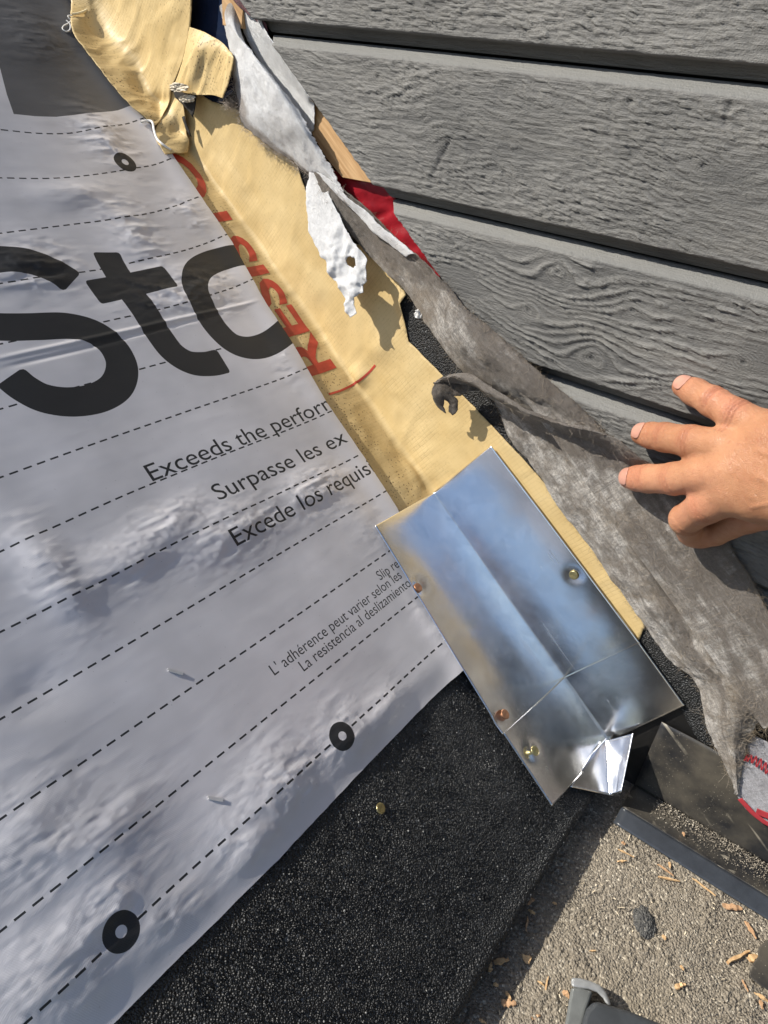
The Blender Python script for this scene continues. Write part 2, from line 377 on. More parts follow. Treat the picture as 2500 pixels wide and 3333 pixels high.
STEEL = simple('bright_staple', (.62, .62, .62), .3, 100, .1, 300, .0001, .4)
TOOLG = simple('grey_cast_tool', (.17, .18, .175), .42, 60, .2, 250, .0004, .25)
TOOLL = simple('worn_grey_edge', (.36, .37, .37), .4, 60, .25, 250, .0005, .4)
TOOLB = simple('black_tool_handle', (.045, .05, .055), .45, 60, .2, 250, .0003)
VOID = simple('dark_sheathing', (.02, .018, .016), .9)
NAVY = simple('navy_black_film', (.012, .02, .045), .16, 40, .3, 60, .001)
WHITE = simple('white_thread', (.78, .77, .74), .6, 100, .1)
FOAM = simple('white_foam', (.8, .79, .77), .7, 100, .1, 700, .001)
PAPER = m_fibre('printed_wrap_paper', (.42, .42, .47), (.5, .5, .55), (.33, .31, .34), amt=.4)
DUST = simple('pale_sawdust', (.62, .53, .38), .8, 200, .2)
GROUND = simple('earth', (.12, .10, .07), .9, 3, .3)

# ------------------------------------------------------------------ setting
def box(name, lo, hi, mat, parent=None, bev=0, origin=None):
    x0, y0, z0 = lo; x1, y1, z1 = hi
    V = [(x0, y0, z0), (x1, y0, z0), (x1, y1, z0), (x0, y1, z0), (x0, y0, z1), (x1, y0, z1), (x1, y1, z1), (x0, y1, z1)]
    Fq = np.array([(0, 3, 2, 1), (4, 5, 6, 7), (0, 1, 5, 4), (1, 2, 6, 5), (2, 3, 7, 6), (3, 0, 4, 7)])
    o = newmesh(name, V, Fq, mat, parent, shade=False, origin=origin)
    if bev: b = o.modifiers.new('b', 'BEVEL'); b.width = bev; b.segments = 2
    return o
EAVE = hit(1864, 2700, 2)[1]
tag(box('roof_deck', (-3, EAVE + .004, -.03), (.0, 3, -.004), VOID), kind='structure')
tag(box('wall_sheathing', (.0, -1.6, -1.2), (.03, 3, 1.6), VOID), kind='structure')
AP = wall(2140, 2600, .004)                                  # the apron's corner with the wall
c2 = float(GV @ AP)                                          # level plane of the lower roof
def low(px, py, h=0.0): return plane(px, py, GV * (c2 - .004 + h), GV)
def lowxy(x, s, h=0): # x across, s along HV from AP
    return np.array([x, 0, 0]) + HV * s + HV * (AP @ HV) + GV * (c2 - .004 + h)
gm = bpy.data.meshes.new('ground'); gm.from_pydata([(-60, -60, -4), (60, -60, -4), (60, 60, -4), (-60, 60, -4)], [], [(0, 1, 2, 3)]); gm.materials.append(GROUND)
go = bpy.data.objects.new('ground', gm); COL.objects.link(go); tag(go, kind='structure')
# lower roof: fine grit surface near, plain sheet beyond
def mk_lower():
    nx, ns = 430, 430
    xs = np.linspace(-.40, .0, nx); ss = np.linspace(-.32, .14, ns)
    X, Sg = np.meshgrid(xs, ss, indexing='ij')
    h = .0022 * fbm(X * 22, Sg * 22, 4, 5) + .0009 * fbm(X * 160, Sg * 160, 3, 8) + .0011 * np.clip(.75 - cell(X * 620, Sg * 620, 3), -.2, .6)
    m2 = smooth(.55, .3, cell(X * 250, Sg * 250, 31)) * (vn(X * 60, Sg * 60, 77) > .62); h = h + .0013 * m2
    P = np.zeros((nx, ns, 3)); P[..., 0] = X
    P += HV * (Sg + AP @ HV)[..., None] + GV * (c2 - .004 + h)[..., None]
    o = newmesh('lower_roof', P.reshape(-1, 3), gridfaces(nx, ns), SAND); tag(o, kind='structure')
mk_lower()
Vv = [lowxy(-3, -2, -.004), lowxy(0.02, -2, -.004), lowxy(0.02, .3, -.004), lowxy(-3, .3, -.004)]
tag(newmesh('lower_roof_base', Vv, np.array([[0, 1, 2, 3]]), SAND), kind='structure')

# ------------------------------------------------------------------ siding wall
zcut = wall(1115, 463, .03)[2]                               # saw cut parallel to the roof
def wall_hg(px, py, h=.03):
    p = wall(px, py, h); return p @ HV, p @ GV
lines = [[(1500, 169), (2500, 268)], [(1500, 705), (2500, 934)], [(1842, 1258), (2262, 1393)]]
gl = [np.mean([wall_hg(*p)[1] for p in L]) for L in lines]
pitch = (gl[0] - gl[2]) / 2
siding = empty('siding_wall', 'grey stained rough-sawn horizontal board siding with saw-cut lower edge', 'siding', loc=(0, 0, 0))
knots = [(1925, 1165, 14, 1.), (1815, 885, 11, .9), (1455, 470, 9, .6), (2290, 540, 8, .7), (1230, 250, 8, .5), (1720, 1010, 7, .9), (2420, 1180, 12, .7), (2060, 1010, 7, .5), (1640,560,6,.4), (2050,330,6,.4)]
KN = [(*wall_hg(a, b), r / 1000, w) for a, b, r, w in knots]
def relief(Hc, Gc, k):
    wv = .010 * fbm(Hc * 9, Gc * 22, 2, 3 + k) + .0022 * fbm(Hc * 45, Gc * 60, 3, 9 + k)
    amp = 1.0 if k != 2 else 1.55
    Fq = Gc + wv * amp
    for (hk, gk, rk, w) in KN:
        dx = (Hc - hk); dy = (Gc - gk); r = np.sqrt((dx / 1.7) ** 2 + dy ** 2); q = np.exp(-(r / (rk * 1.7)) ** 2) * w
        Fq = Fq * (1 - q) + (gk + r * 1.15) * q + q * .001 * np.sin(np.arctan2(dy, dx) * 3)
        Fq = Fq + np.sign(dy + 1e-9) * 0
    # raised scales: each rises downwards and breaks off, split at random along the board
    rough = .45 + .55 * smooth(-.40, .25, fbm(Hc * 16, Gc * 30, 3, 91 + k))
    h = .45 * fbm(Hc * 45, Fq * 500, 3, 71 + k, .6)
    for fq, fh, am, sd in ((400, 75, .60, 0), (720, 130, .62, 7)):
        q = Fq * fq + 1.4 * fbm(Hc * 38, Fq * 110, 3, 21 + k + sd, .6); row = np.floor(q); t = q - row
        cl = Hc * fh * (1 + .9 * H2(row, row * 0, 3)) + H2(row, row * 0 + 1, 5 + k) * 9 + .5 * fbm(Hc * 120, Fq * 300, 2, sd)
        cc = np.floor(cl); ch = H2(row, cc, 31 + k + sd); ft = cl - cc
        h = h + am * rough * ((1 - t) * (.25 + .9 * ch) + .5 * (ch - .5) - .35 * np.exp(-(np.minimum(ft, 1 - ft) / .09) ** 2) * (ch > .35))
    h = h - .35
    if k == 2:
        band = np.sin(Fq * 1150 + 2.5 * fbm(Hc * 20, Fq * 60, 2, 8)); g2 = smooth(-.2, .7, band)
        wz = smooth(.35, -.15, fbm(Hc * 10, Gc * 20, 2, 44)); h = h * (.45 + .75 * g2) + (.34 + .7 * sum(np.exp(-(np.hypot((Hc - q[0]) / 2.2, Gc - q[1]) / .022) ** 2) for q in KN[:2])) * (g2 - .5) * np.maximum(wz, .4)
        flat = smooth(.30, .42, fbm(Hc * 13, Gc * 40, 2, 61)); h = h * (1 - .9 * flat) - .35 * flat
    for (hk, gk, rk, w) in KN:
        dx = (Hc - hk); dy = (Gc - gk); r = np.sqrt((dx / 1.3) ** 2 + dy ** 2)
        h = h * (1 - .6 * np.exp(-(r / (rk * .7)) ** 2)) + .35 * np.sin(r * 3800) * np.exp(-(r / (rk * .7)) ** 2) - .9 * np.exp(-(r / .0012) ** 2)
    return h
def crack(Hc, Gc, a, b, wd):
    a = np.array(a); b = np.array(b); ab = b - a; t = np.clip(((Hc - a[0]) * ab[0] + (Gc - a[1]) * ab[1]) / (ab @ ab), 0, 1)
    d = np.hypot(Hc - a[0] - t * ab[0], Gc - a[1] - t * ab[1]) + .0008 * fbm(Hc * 400, Gc * 400, 2, 4); return np.exp(-(d / wd) ** 2) * np.sin(np.pi * np.clip(t, .02, .98)) ** .4
def board(k, glo, ghi, hmax_len, res=.00085):
    # profile across the board from bottom (tongue in the channel) to the bevelled top
    FX, RX, JX = .030, .019, .013
    gs = [glo + .0006]; xs = [JX]; fc = [0.]
    gs += [glo + .0008, glo + .0074, glo + .0078]; xs += [RX, RX, FX - .0015]; fc += [0, 0, .2]
    n = int((ghi - glo - .0165) / res); g = np.linspace(glo + .0085, ghi - .0085, n)
    gs += list(g); xs += [FX] * n; fc += [1] * n
    nb = 5; gs += list(np.linspace(ghi - .0078, ghi - .0012, nb)); xs += list(np.linspace(FX - .0012, FX - .0105, nb)); fc += [.06] * nb
    gs += [ghi - .0008]; xs += [JX]; fc += [0]
    gs = np.array(gs); xs = np.array(xs); fc = np.array(fc)
    # the saw cut: z = zcut  ->  z = -sin(p)*h + cos(p)*g
    hcut = (math.cos(PITCH) * gs - zcut) / math.sin(PITCH)     # boards run to smaller h (right)
    m = int(hmax_len / res); off = np.concatenate([[0], np.arange(m) * res])
    cutn = .0009 * fbm(gs * 260, gs * 0, 3, k) 
    Hc = (hcut + cutn)[:, None] - off[None]; Gc = gs[:, None] + 0 * off[None]
    rl = relief(Hc, Gc, k)
    if k == 1:
        A = wall_hg(1470, 445); B = wall_hg(1395, 590); rl = rl - .9 * crack(Hc, Gc, A, B, .0016)
        A = wall_hg(2390, 290); B = wall_hg(2350, 420); rl = rl - .6 * crack(Hc, Gc, A, B, .0016)
    edge = smooth(0, .004, np.minimum(gs - glo - .0085, ghi - .0085 - gs))[:, None]
    rough_edge = .0007 * fbm(Hc * 330, Gc * 0 + k, 3, 15)
    dep = xs[:, None] + fc[:, None] * (rl * .00135) * (.3 + .7 * edge) + 0 * Hc
    Gd = Gc + np.where((fc[:, None] > .9) & (edge < .5), rough_edge, 0)
    dep[:, 0] = .010                                       # the sawn end goes back
    P = np.zeros(Hc.shape + (3,)); P[..., 0] = -dep
    Hq = Hc.copy(); P += HV * Hq[..., None] + GV * Gd[..., None]
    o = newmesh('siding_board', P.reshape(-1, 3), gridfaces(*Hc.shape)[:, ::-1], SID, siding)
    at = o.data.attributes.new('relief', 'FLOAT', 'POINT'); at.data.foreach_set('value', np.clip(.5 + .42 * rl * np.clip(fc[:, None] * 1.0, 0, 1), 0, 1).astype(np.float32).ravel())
    at = o.data.attributes.new('lit_bevel', 'FLOAT', 'POINT'); at.data.foreach_set('value', ((fc[:, None] == .06) + 0. * rl).astype(np.float32).ravel())
    return o
tops = [gl[0] + pitch, gl[0], gl[1], gl[2], gl[2] - pitch, gl[2] - 2 * pitch]
for k in range(5):
    hi, lo = tops[k], tops[k + 1]
    hc = (math.cos(PITCH) * (hi + lo) / 2 - zcut) / math.sin(PITCH)
    board(k, lo, hi, (.56, .60, .46, .42, .40)[k], .00085 if k < 4 else .0016)

# wood battens behind the boards
def poly_block(name, pts, off, depth, mat, parent=None, bev=.0004, surf=wall, **kw):
    A = [surf(*p, off) for p in pts]; n = len(A)
    d = np.array([depth, 0, 0]) if surf is wall else np.array([0, 0, -depth])
    V = A + [a + d for a in A]; Fc = [tuple(range(n)), tuple(range(2 * n - 1, n - 1, -1))] + [(i, i + n, (i + 1) % n + n, (i + 1) % n) for i in range(n)]
    o = newmesh(name, V, Fc, mat, parent, shade=False)
    bm = bmesh.new(); bm.from_mesh(o.data); bmesh.ops.recalc_face_normals(bm, faces=bm.faces); bm.to_mesh(o.data); bm.free()
    b = o.modifiers.new('b', 'BEVEL'); b.width = bev; b.segments = 1
    return o
tag(poly_block('wood_batten', [(1019, 330), (1060, 360), (1250, 600), (1216, 597), (1114, 578), (1060, 512), (1016, 436)], .0125, .011, WOOD), 'fresh cut pine batten showing below the siding edge beside red wrap', 'batten')
tag(poly_block('wood_batten', [(720, -60), (800, -60), (786, 93), (724, 82)], .018, .016, WOOD), 'short wood block end at top of the wall above the white cloth', 'batten')

# ------------------------------------------------------------------ silver underlay
UL = [(228, -120), (229, 48), (238, 102), (300, 190), (362, 271), (428, 347), (512, 458), (603, 591), (747, 802), (856, 1000), (934, 1115), (1055, 1326), (1190, 1522), (1281, 1665), (1345, 1790), (1400, 1900), (1498, 2185), (1433, 2246), (1350, 2327), (1274, 2406), (1145, 2540), (904, 2797), (708, 2992), (540, 3158), (363, 3336), (200, 3500)]
# bumps of the loose sheet: (px, py, radius along X, radius along Y, height mm, crinkle)
BL = [(330, 450, .020, .030, 2.0, 1), (250, 640, .03, .012, 1.6, .5), (90, 880, .03, .02, 1.6, 1), (430, 760, .02, .03, 1.5, 1), (640, 700, .02, .02, 1.4, 1), (600, 960, .05, .02, 1.2, 1),
      (960, 1180, .02, .02, 1.2, .8), (170, 1880, .014, .030, 2.6, .8), (420, 1830, .045, .016, 2.0, .8), (760, 1730, .04, .018, 1.8, 1), (1020, 1600, .03, .014, 1.8, 1), (560, 1720, .03, .014, 1.5, 1),
      (120, 2250, .02, .016, -1.5, .3), (100, 2750, .03, .03, 2.2, .8), (330, 2720, .03, .02, 1.8, .7), (1250, 2330, .02, .014, 2.2, 1), (1130, 2420, .02, .02, 1.5, 1), (900, 2560, .03, .02, 2.0, 1),
      (820, 2760, .02, .02, 1.6, 1), (330, 2980, .03, .016, 1.6, .8), (140, 3200, .03, .02, 1.8, .8), (560, 3010, .02, .012, 1.2, .8), (350, 90, .03, .04, 2.0, .7), (120, 120, .03, .03, 1.8, .7), (1400, 2050, .008, .03, 1.5, .5), (1180,1700,.02,.03,1.2,.4)]
BLL = [(*roof(a, b)[:2], sx, sy, hh / 1000, cr) for a, b, sx, sy, hh, cr in BL]
EX = np.array([roof(*p)[:2] for p in UL])
EXs = EX[1:17]
def edge_x(y):  # right edge of the sheet as x(y)
    o = np.argsort(EXs[:, 1]); return np.interp(y, EXs[o, 1], EXs[o, 0])
BOT = (lambda q: (q[:, 0], q[:, 1]))(np.array(sorted([tuple(roof(*p)[:2]) for p in UL[16:]])))
def uh(x, y):
    """height of the loose sheet over the deck"""
    x = np.asarray(x, float); y = np.asarray(y, float)
    h = .0034 + .0013 * fbm(x * 9, y * 11, 2, 40) ; cr = np.zeros_like(x) + .06
    for bx, by, sx, sy, a, c in BLL:
        q = np.exp(-((x - bx) / sx) ** 2 - ((y - by) / sy) ** 2); h = h + a * q * 1.3; cr = np.maximum(cr, c * np.exp(-((x - bx) / (sx * 1.5)) ** 2 - ((y - by) / (sy * 1.5)) ** 2))
    wx = x + .006 * fbm(x * 40, y * 40, 2, 3); wy = y + .004 * fbm(x * 30, y * 50, 2, 8)
    r1 = 1 - np.abs(fbm(wx * 26 + wy * 12, wy * 75, 3, 60)) * 2.4; r2 = 1 - np.abs(fbm(wx * 60 - wy * 30, wy * 150, 3, 63)) * 2.2
    h = h + (.02 + cr ** 1.5) * (.0011 * r1 + .00035 * r2 + .00010 * fbm(x * 330, y * 420, 2, 66))
    h = h + .00010 * fbm(x * 30, y * 90, 2, 90)
    # two creases running across the sheet through the big letters
    for (p, q, a) in (((0, 1175), (860, 985), .0009), ((30, 1205), (700, 1030), -.0007), ((60, 2490), (700, 2300), .0)):
        A = roof(*p)[:2]; B = roof(*q)[:2]; ab = B - A; t = ((x - A[0]) * ab[0] + (y - A[1]) * ab[1]) / (ab @ ab); d = ((x - A[0]) * ab[1] - (y - A[1]) * ab[0]) / np.linalg.norm(ab)
        h = h + a * np.exp(-(d / .0016) ** 2) * smooth(-.1, .1, t) * smooth(1.1, .9, t)
    global CRM
    CRM = cr
    h = np.maximum(h, .0016)
    eb = np.interp(x, *BOT); h = .0016 + (h - .0016) * smooth(.0, .022, y - eb)
    ex = edge_x(y); return h + np.exp(-((x - ex) / .016) ** 2) * np.maximum(0, .0062 - h)
def tris_of(Fc):
    return [t for f in Fc for t in ([f] if len(f) == 3 else [(f[0], f[i], f[i + 1]) for i in range(1, len(f) - 1)])]
def mk_underlay():
    P = [tuple(p) for p in EX] + [tuple(roof(-150, 3600)[:2]), tuple(roof(-200, 1700)[:2]), tuple(roof(-150, -160)[:2])]
    P = densify(P, .0035, jit=.0005, seed=5, js=120)
    ex = []
    for nm, Vd_, Fd_, mt in DEC:
        cnt = {}
        for f in Fd_:
            for i in range(len(f)): e = tuple(sorted((f[i], f[(i + 1) % len(f)]))); cnt[e] = cnt.get(e, 0) + 1
        bd = [e for e, c in cnt.items() if c == 1]; ids = sorted({i for e in bd for i in e}); mp = {i: k for k, i in enumerate(ids)}
        ex.append((Vd_[ids], [(mp[a_], mp[b_]) for a_, b_ in bd]))
    V, Fc = tri(P, .0027, extra=ex); C = V[Fc].mean(1); own = np.full(len(Fc), -1)
    for di, (nm, Vd_, Fd_, mt) in enumerate(DEC):
        lo, hi = Vd_.min(0), Vd_.max(0); ix = np.where((C > lo).all(1) & (C < hi).all(1) & (own < 0))[0]
        if not len(ix): continue
        T = Vd_[np.array(tris_of(Fd_))]; lo_t, hi_t = T.min(1), T.max(1); c = C[ix]; inn = np.zeros(len(ix), bool)
        for t, l, h_ in zip(T, lo_t, hi_t):
            q = np.where((c[:, 0] >= l[0]) & (c[:, 0] <= h_[0]) & (c[:, 1] >= l[1]) & (c[:, 1] <= h_[1]) & ~inn)[0]
            if not len(q): continue
            p = c[q]; d = [(t[(k + 1) % 3, 0] - t[k, 0]) * (p[:, 1] - t[k, 1]) - (t[(k + 1) % 3, 1] - t[k, 1]) * (p[:, 0] - t[k, 0]) for k in range(3)]
            inn[q] |= ((d[0] >= 0) & (d[1] >= 0) & (d[2] >= 0)) | ((d[0] <= 0) & (d[1] <= 0) & (d[2] <= 0))
        own[ix[inn]] = di
    Z = uh(V[:, 0], V[:, 1]); P3 = np.column_stack([V, Z]); crv = CRM.copy()
    def part(nm, F_, mt, parent, thick=0):
        us = np.unique(F_); re = np.zeros(len(V), int); re[us] = np.arange(len(us)); o = newmesh(nm, P3[us], re[F_], mt, parent, thick=thick)
        at = o.data.attributes.new('crinkle', 'FLOAT', 'POINT'); at.data.foreach_set('value', crv[us].astype(np.float32)); o.data.normals_split_custom_set_from_vertices([tuple(q) for q in Nm[us]]); return o
    e_ = 3e-4; Nm = np.stack([-(uh(V[:, 0] + e_, V[:, 1]) - uh(V[:, 0] - e_, V[:, 1])) / (2 * e_), -(uh(V[:, 0], V[:, 1] + e_) - uh(V[:, 0], V[:, 1] - e_)) / (2 * e_), np.ones(len(V))], 1); Nm /= np.linalg.norm(Nm, axis=1, keepdims=True)
    o = part('roof_underlay', Fc[own < 0], UND, None, 0)
    for di, (nm, _, _, mt) in enumerate(DEC):
        k = own == di
        if k.any():
            q = part(nm, Fc[k], mt, o)
            if nm == 'printed_dashes': q['kind'] = 'stuff'
    return tag(o, 'silver grey woven roofing underlay with black printed text, loosely laid and wrinkled', 'underlay')
ULO = None; DEC = []
def decal(name, V, Fc, mat, parent, hf, off=.00045, clip=True, step=None):
    """flat print laid on the sheet; V in roof x,y"""
    if parent is None:
        DEC.append((name, np.array(V, float)[:, :2], [tuple(f) for f in Fc], mat)); return {}
    bm = bmesh.new(); vs = [bm.verts.new((v[0], v[1], 0)) for v in V]
    for f in Fc:
        try: bm.faces.new([vs[i] for i in f])
        except Exception: pass
    if step:
        for it in range(5):
            e = [q for q in bm.edges if q.calc_length() > step]
            if not e: break
            bmesh.ops.subdivide_edges(bm, edges=e, cuts=1, use_grid_fill=False)
            bmesh.ops.triangulate(bm, faces=bm.faces)
    if clip:
        for i in range(len(EXs) - 1):
            a, b = EXs[i], EXs[i + 1]; y1, y0 = max(a[1], b[1]), min(a[1], b[1])
            ys = [v.co.y for v in bm.verts]
            if not ys or min(ys) > y1 or max(ys) < y0 : continue
            n = np.array([a[1] - b[1], b[0] - a[0]]); n = n / np.linalg.norm(n)
            if n[0] < 0: n = -n
            fs = [f for f in bm.faces if y0 - .002 <= f.calc_center_median().y <= y1 + .002]
            es = set(e for f in fs for e in f.edges); vv = set(v for f in fs for v in f.verts)
            bmesh.ops.bisect_plane(bm, geom=list(fs) + list(es) + list(vv), plane_co=(a[0] - .0006, a[1], 0), plane_no=(n[0], n[1], 0), clear_outer=False)
        dead = [f for f in bm.faces if f.calc_center_median().x > edge_x(f.calc_center_median().y) - .0006]
        bmesh.ops.delete(bm, geom=dead, context='FACES'); 
    co = np.array([v.co[:] for v in bm.verts]) if len(bm.verts) else None
    if co is None or not len(bm.faces): bm.free(); return None
    for f in bm.faces:
        if f.normal.z < 0 or (f.normal_update() or f.normal.z < 0): f.normal_flip()
    z = hf(co[:, 0], co[:, 1], off)
    for v, q in zip(bm.verts, z): v.co = q
    me = bpy.data.meshes.new(name); bm.to_mesh(me); bm.free(); me.materials.append(mat)
    me.polygons.foreach_set('use_smooth', [True] * len(me.polygons))
    o = bpy.data.objects.new(name, me); COL.objects.link(o); o.parent = parent; return o
on_sheet = None
def ribbon(C, wd, cap=True, n=60, rnd=.25):
    """stroke with rounded-corner ends; C (k,2) centreline in metres"""
    c = spline(C, n); t = np.gradient(c, axis=0); t /= np.linalg.norm(t, axis=1, keepdims=True); nn = np.stack([-t[:, 1], t[:, 0]], 1)
    wd = np.interp(np.linspace(0, 1, n), np.linspace(0, 1, len(np.atleast_1d(wd))), np.atleast_1d(wd))
    s = np.concatenate([[0], np.cumsum(np.linalg.norm(np.diff(c, axis=0), axis=1))]); L = s[-1]; r = rnd * wd / 2
    e = np.minimum(s, L - s); k = np.where(e < r, 1 - (rnd) * (1 - np.sqrt(np.clip(1 - (1 - e / r) ** 2, 0, 1))), 1) if cap else np.ones(n)
    V = []; m = 15 if n > 100 else 9
    for i in range(n):
        for q in np.linspace(-1, 1, m): V.append(c[i] + nn[i] * q * wd[i] / 2 * k[i])
    return np.array(V), gridfaces(n, m)
def c5(L): return np.array([roof(a * .7233, 700 + b * .7233)[:2] for a, b in L])
def refine_end(C):
    return C
for nm, pts, wd in (('printed_letter', [(320, 318), (260, 280), (150, 235), (50, 218), (-60, 222), (-160, 265), (-205, 345), (-190, 440), (-110, 505), (0, 518), (150, 516), (300, 512), (420, 540), (505, 605), (545, 690), (522, 775), (440, 830), (320, 852), (200, 838), (110, 795), (40, 740)], [.0255, .0245, .0235, .024, .0245]),
                    ('printed_letter', [(473, 180), (500, 235), (555, 325), (640, 440), (715, 555), (775, 630), (850, 674), (930, 680), (1000, 666)], [.0225, .0235, .0235]),
                    ('printed_letter', [(1120, 205), (1040, 202), (950, 222), (885, 265), (868, 335), (905, 420), (965, 515), (1040, 585), (1120, 607), (1200, 590), (1270, 545), (1330, 480)], [.0235, .0235, .024])):
    V, Fc = ribbon(c5(pts), np.array(wd), n=260); decal(nm, V, Fc, INK, ULO, on_sheet, off=.00026)
V, Fc = ribbon(c5([(412, 362), (580, 328), (760, 292)]), .0225, n=110); q = DEC[1]; DEC[1] = (q[0], np.vstack([q[1], V]), q[2] + [tuple(np.array(f) + len(q[1])) for f in Fc], q[3])
# big dark printed field at the top
P = densify([tuple(roof(*p)[:2]) for p in ((-40, 120), (0, 241), (20, 320), (42, 383), (110, 389), (181, 391), (301, 381), (380, 370), (438, 355), (500, 330), (420, 200), (300, -60), (100, -140), (-60, -140))], .006)
V, Fc = tri(P, .004); decal('printed_field', V, Fc, m_underlay('charcoal_print', (.10, .10, .104), True), ULO, on_sheet, off=.00030, step=.003)
# dashed guide lines
DL = [[(0, 434), (121, 444), (229, 443), (338, 429), (465, 401)], [(-20, 590), (181, 591), (338, 573), (482, 549), (565, 528)], [(-20, 772), (241, 738), (422, 717), (543, 687), (650, 653)], [(-20, 938), (271, 895), (422, 865), (579, 829), (740, 775)],
      [(-20, 1135), (347, 1054), (615, 993), (840, 914)], [(-20, 1346), (448, 1210), (723, 1140), (930, 1085)], [(-20, 1569), (434, 1405), (933, 1232), (1010, 1200)], [(-20, 1812), (506, 1575), (1056, 1355), (1120, 1322)],
      [(-20, 2072), (344, 1893), (651, 1734), (1157, 1492)], [(-20, 2356), (406, 2105), (943, 1785), (1250, 1605)], [(-20, 2682), (545, 2292), (943, 2020), (1280, 1785)], [(-20, 3046), (532, 2604), (924, 2289), (1380, 1925)], [(60, 3343), (608, 2840), (1198, 2308), (1450, 2080)]]
Vd = []; Fd = []
for li, L in enumerate(DL):
    c = spline(np.array([roof(*p)[:2] for p in L]), 400); s = np.concatenate([[0], np.cumsum(np.linalg.norm(np.diff(c, axis=0), axis=1))])
    q = 0; dl, gp, w = .0058, .0036, .00125
    if li == 12: w = .0014
    while q < s[-1] - dl:
        pm = np.array([np.interp(q + dl / 2, s, c[:, i]) for i in (0, 1)])
        if any(np.hypot(*(pm - roof(*rc_)[:2])) < .0115 for rc_ in ((403, 540), (1099, 2402), (386, 3033))): q += dl + gp; continue
        b = len(Vd); js = [np.array([np.interp(q + dl * k / 2, s, c[:, i]) for i in (0, 1)]) for k in range(3)]
        t = js[2] - js[0]; t /= np.linalg.norm(t); n = np.array([-t[1], t[0]]) * w / 2
        for k, p in enumerate(js): Vd += [p - n, p + n]
        Fd += [(b, b + 2, b + 3, b + 1), (b + 2, b + 4, b + 5, b + 3)]; q += dl + gp
decal('printed_dashes', Vd, Fd, INK, ULO, on_sheet, off=.0002)
for (cx, cy) in ((403, 540), (1099, 2402), (386, 3033)):
    c = roof(cx, cy)[:2]; V = []; n = 40; ri, ro = .0031, .0100
    for i in range(n):
        a = 2 * math.pi * i / n
        for r in (ri, (ri + ro) / 2, ro): V.append(c + r * np.array([math.cos(a), math.sin(a)]))
    Fc = [(i * 3 + k, i * 3 + k + 1, ((i + 1) % n) * 3 + k + 1, ((i + 1) % n) * 3 + k) for i in range(n) for k in (0, 1)]
    decal('printed_ring', V, Fc, INK, ULO, on_sheet, off=.00015, clip=False)
def textmesh(body, offset=0.0, space=1.0):
    cu = bpy.data.curves.new('t', 'FONT'); cu.body = body; cu.size = 1; cu.offset = offset; cu.space_character = space; cu.resolution_u = 4
    ob = bpy.data.objects.new('t', cu); COL.objects.link(ob); dg = bpy.context.evaluated_depsgraph_get(); me = bpy.data.meshes.new_from_object(ob.evaluated_get(dg))
    V = np.array([v.co[:2] for v in me.vertices]); Fc = [tuple(p.vertices) for p in me.polygons]
    bpy.data.objects.remove(ob); bpy.data.meshes.remove(me); bpy.data.curves.remove(cu); return V, Fc
def textline(body, fit, p0, p1, cap, boff=0.001, cw=1.0):
    """`fit` (a prefix of body) spans p0..p1 on the roof; cap = capital height in metres"""
    V, Fc = textmesh(body, boff); Vf, _ = textmesh(fit, boff)
    x0 = Vf[:, 0].min(); x1 = Vf[:, 0].max(); A = roof(*p0)[:2]; B = roof(*p1)[:2]; d = B - A; L = np.linalg.norm(d); d /= L; n = np.array([-d[1], d[0]])
    sx = L / (x1 - x0); sy = cap / .7
    Q = A + (V[:, :1] - x0) * sx * d + V[:, 1:] * sy * n
    decal('printed_text', Q, Fc, INK, ULO, on_sheet, off=.00022, step=.003)
textline('Exceeds the performance', 'Exceeds the perfor', (493, 1574), (1048, 1351), .0137)
textline('Surpasse les ex', 'Surpasse les ex', (707, 1638), (1123, 1448), .0137)
textline('Excede los requisitos', 'Excede los requis', (762, 1788), (1199, 1550), .0137)
textline('Slip resistance may vary', 'Slip r', (1232, 1894), (1283, 1857), .0082, .0)
textline("L' adhérence peut varier selon les", "L' adhérence peut varier selon les", (887, 2204), (1303, 1884), .0082, .0)
textline('La resistencia al deslizamiento', 'La resistencia al deslizamient', (982, 2191), (1320, 1920), .0082, .0)

ULO = mk_underlay()
# ------------------------------------------------------------------ black granulated sheets on the roof
ring = [(-.55, EAVE + .004), (-.004, EAVE + .004), (-.004, EAVE + .25), (-.55, EAVE + .25)]
def mk_mat():
    nx, ny = 560, 260; xs = np.linspace(-.47, -.002, nx); ys = np.linspace(EAVE, EAVE + .215, ny)
    X, Y = np.meshgrid(xs, ys, indexing='ij')
    Yj = Y + (1 - smooth(EAVE, EAVE + .01, Y)) * (.0016 * fbm(X * 90, Y * 0, 4, 2, .6))
    h = .0000 + .0007 * np.clip(.7 - cell(X * 760, Y * 760, 13), -.2, .6) + .0006 * fbm(X * 50, Y * 50, 3, 22)
    roll = smooth(EAVE + .006, EAVE, Y); h = h - .0015 * roll ** 2 + .0012 * smooth(EAVE + .02, EAVE + .004, Y)
    P = np.stack([X, Yj, h], -1)
    skirt = P[:, :1].copy(); skirt[..., 2] -= .012; skirt[..., 1] += .001; skirt2 = P[:, :1].copy(); skirt2[..., 2] -= .005; skirt2[..., 1] += -.0004 + .0008 * fbm(X[:, :1] * 500, X[:, :1] * 0, 3, 3)
    P = np.concatenate([skirt, skirt2, P], 1)
    o = newmesh('granulated_starter_sheet', P.reshape(-1, 3), gridfaces(*P.shape[:2]), BLK)
    return tag(o, 'black granulated roofing sheet between the silver underlay and the lower roof', 'roofing sheet')
mk_mat()
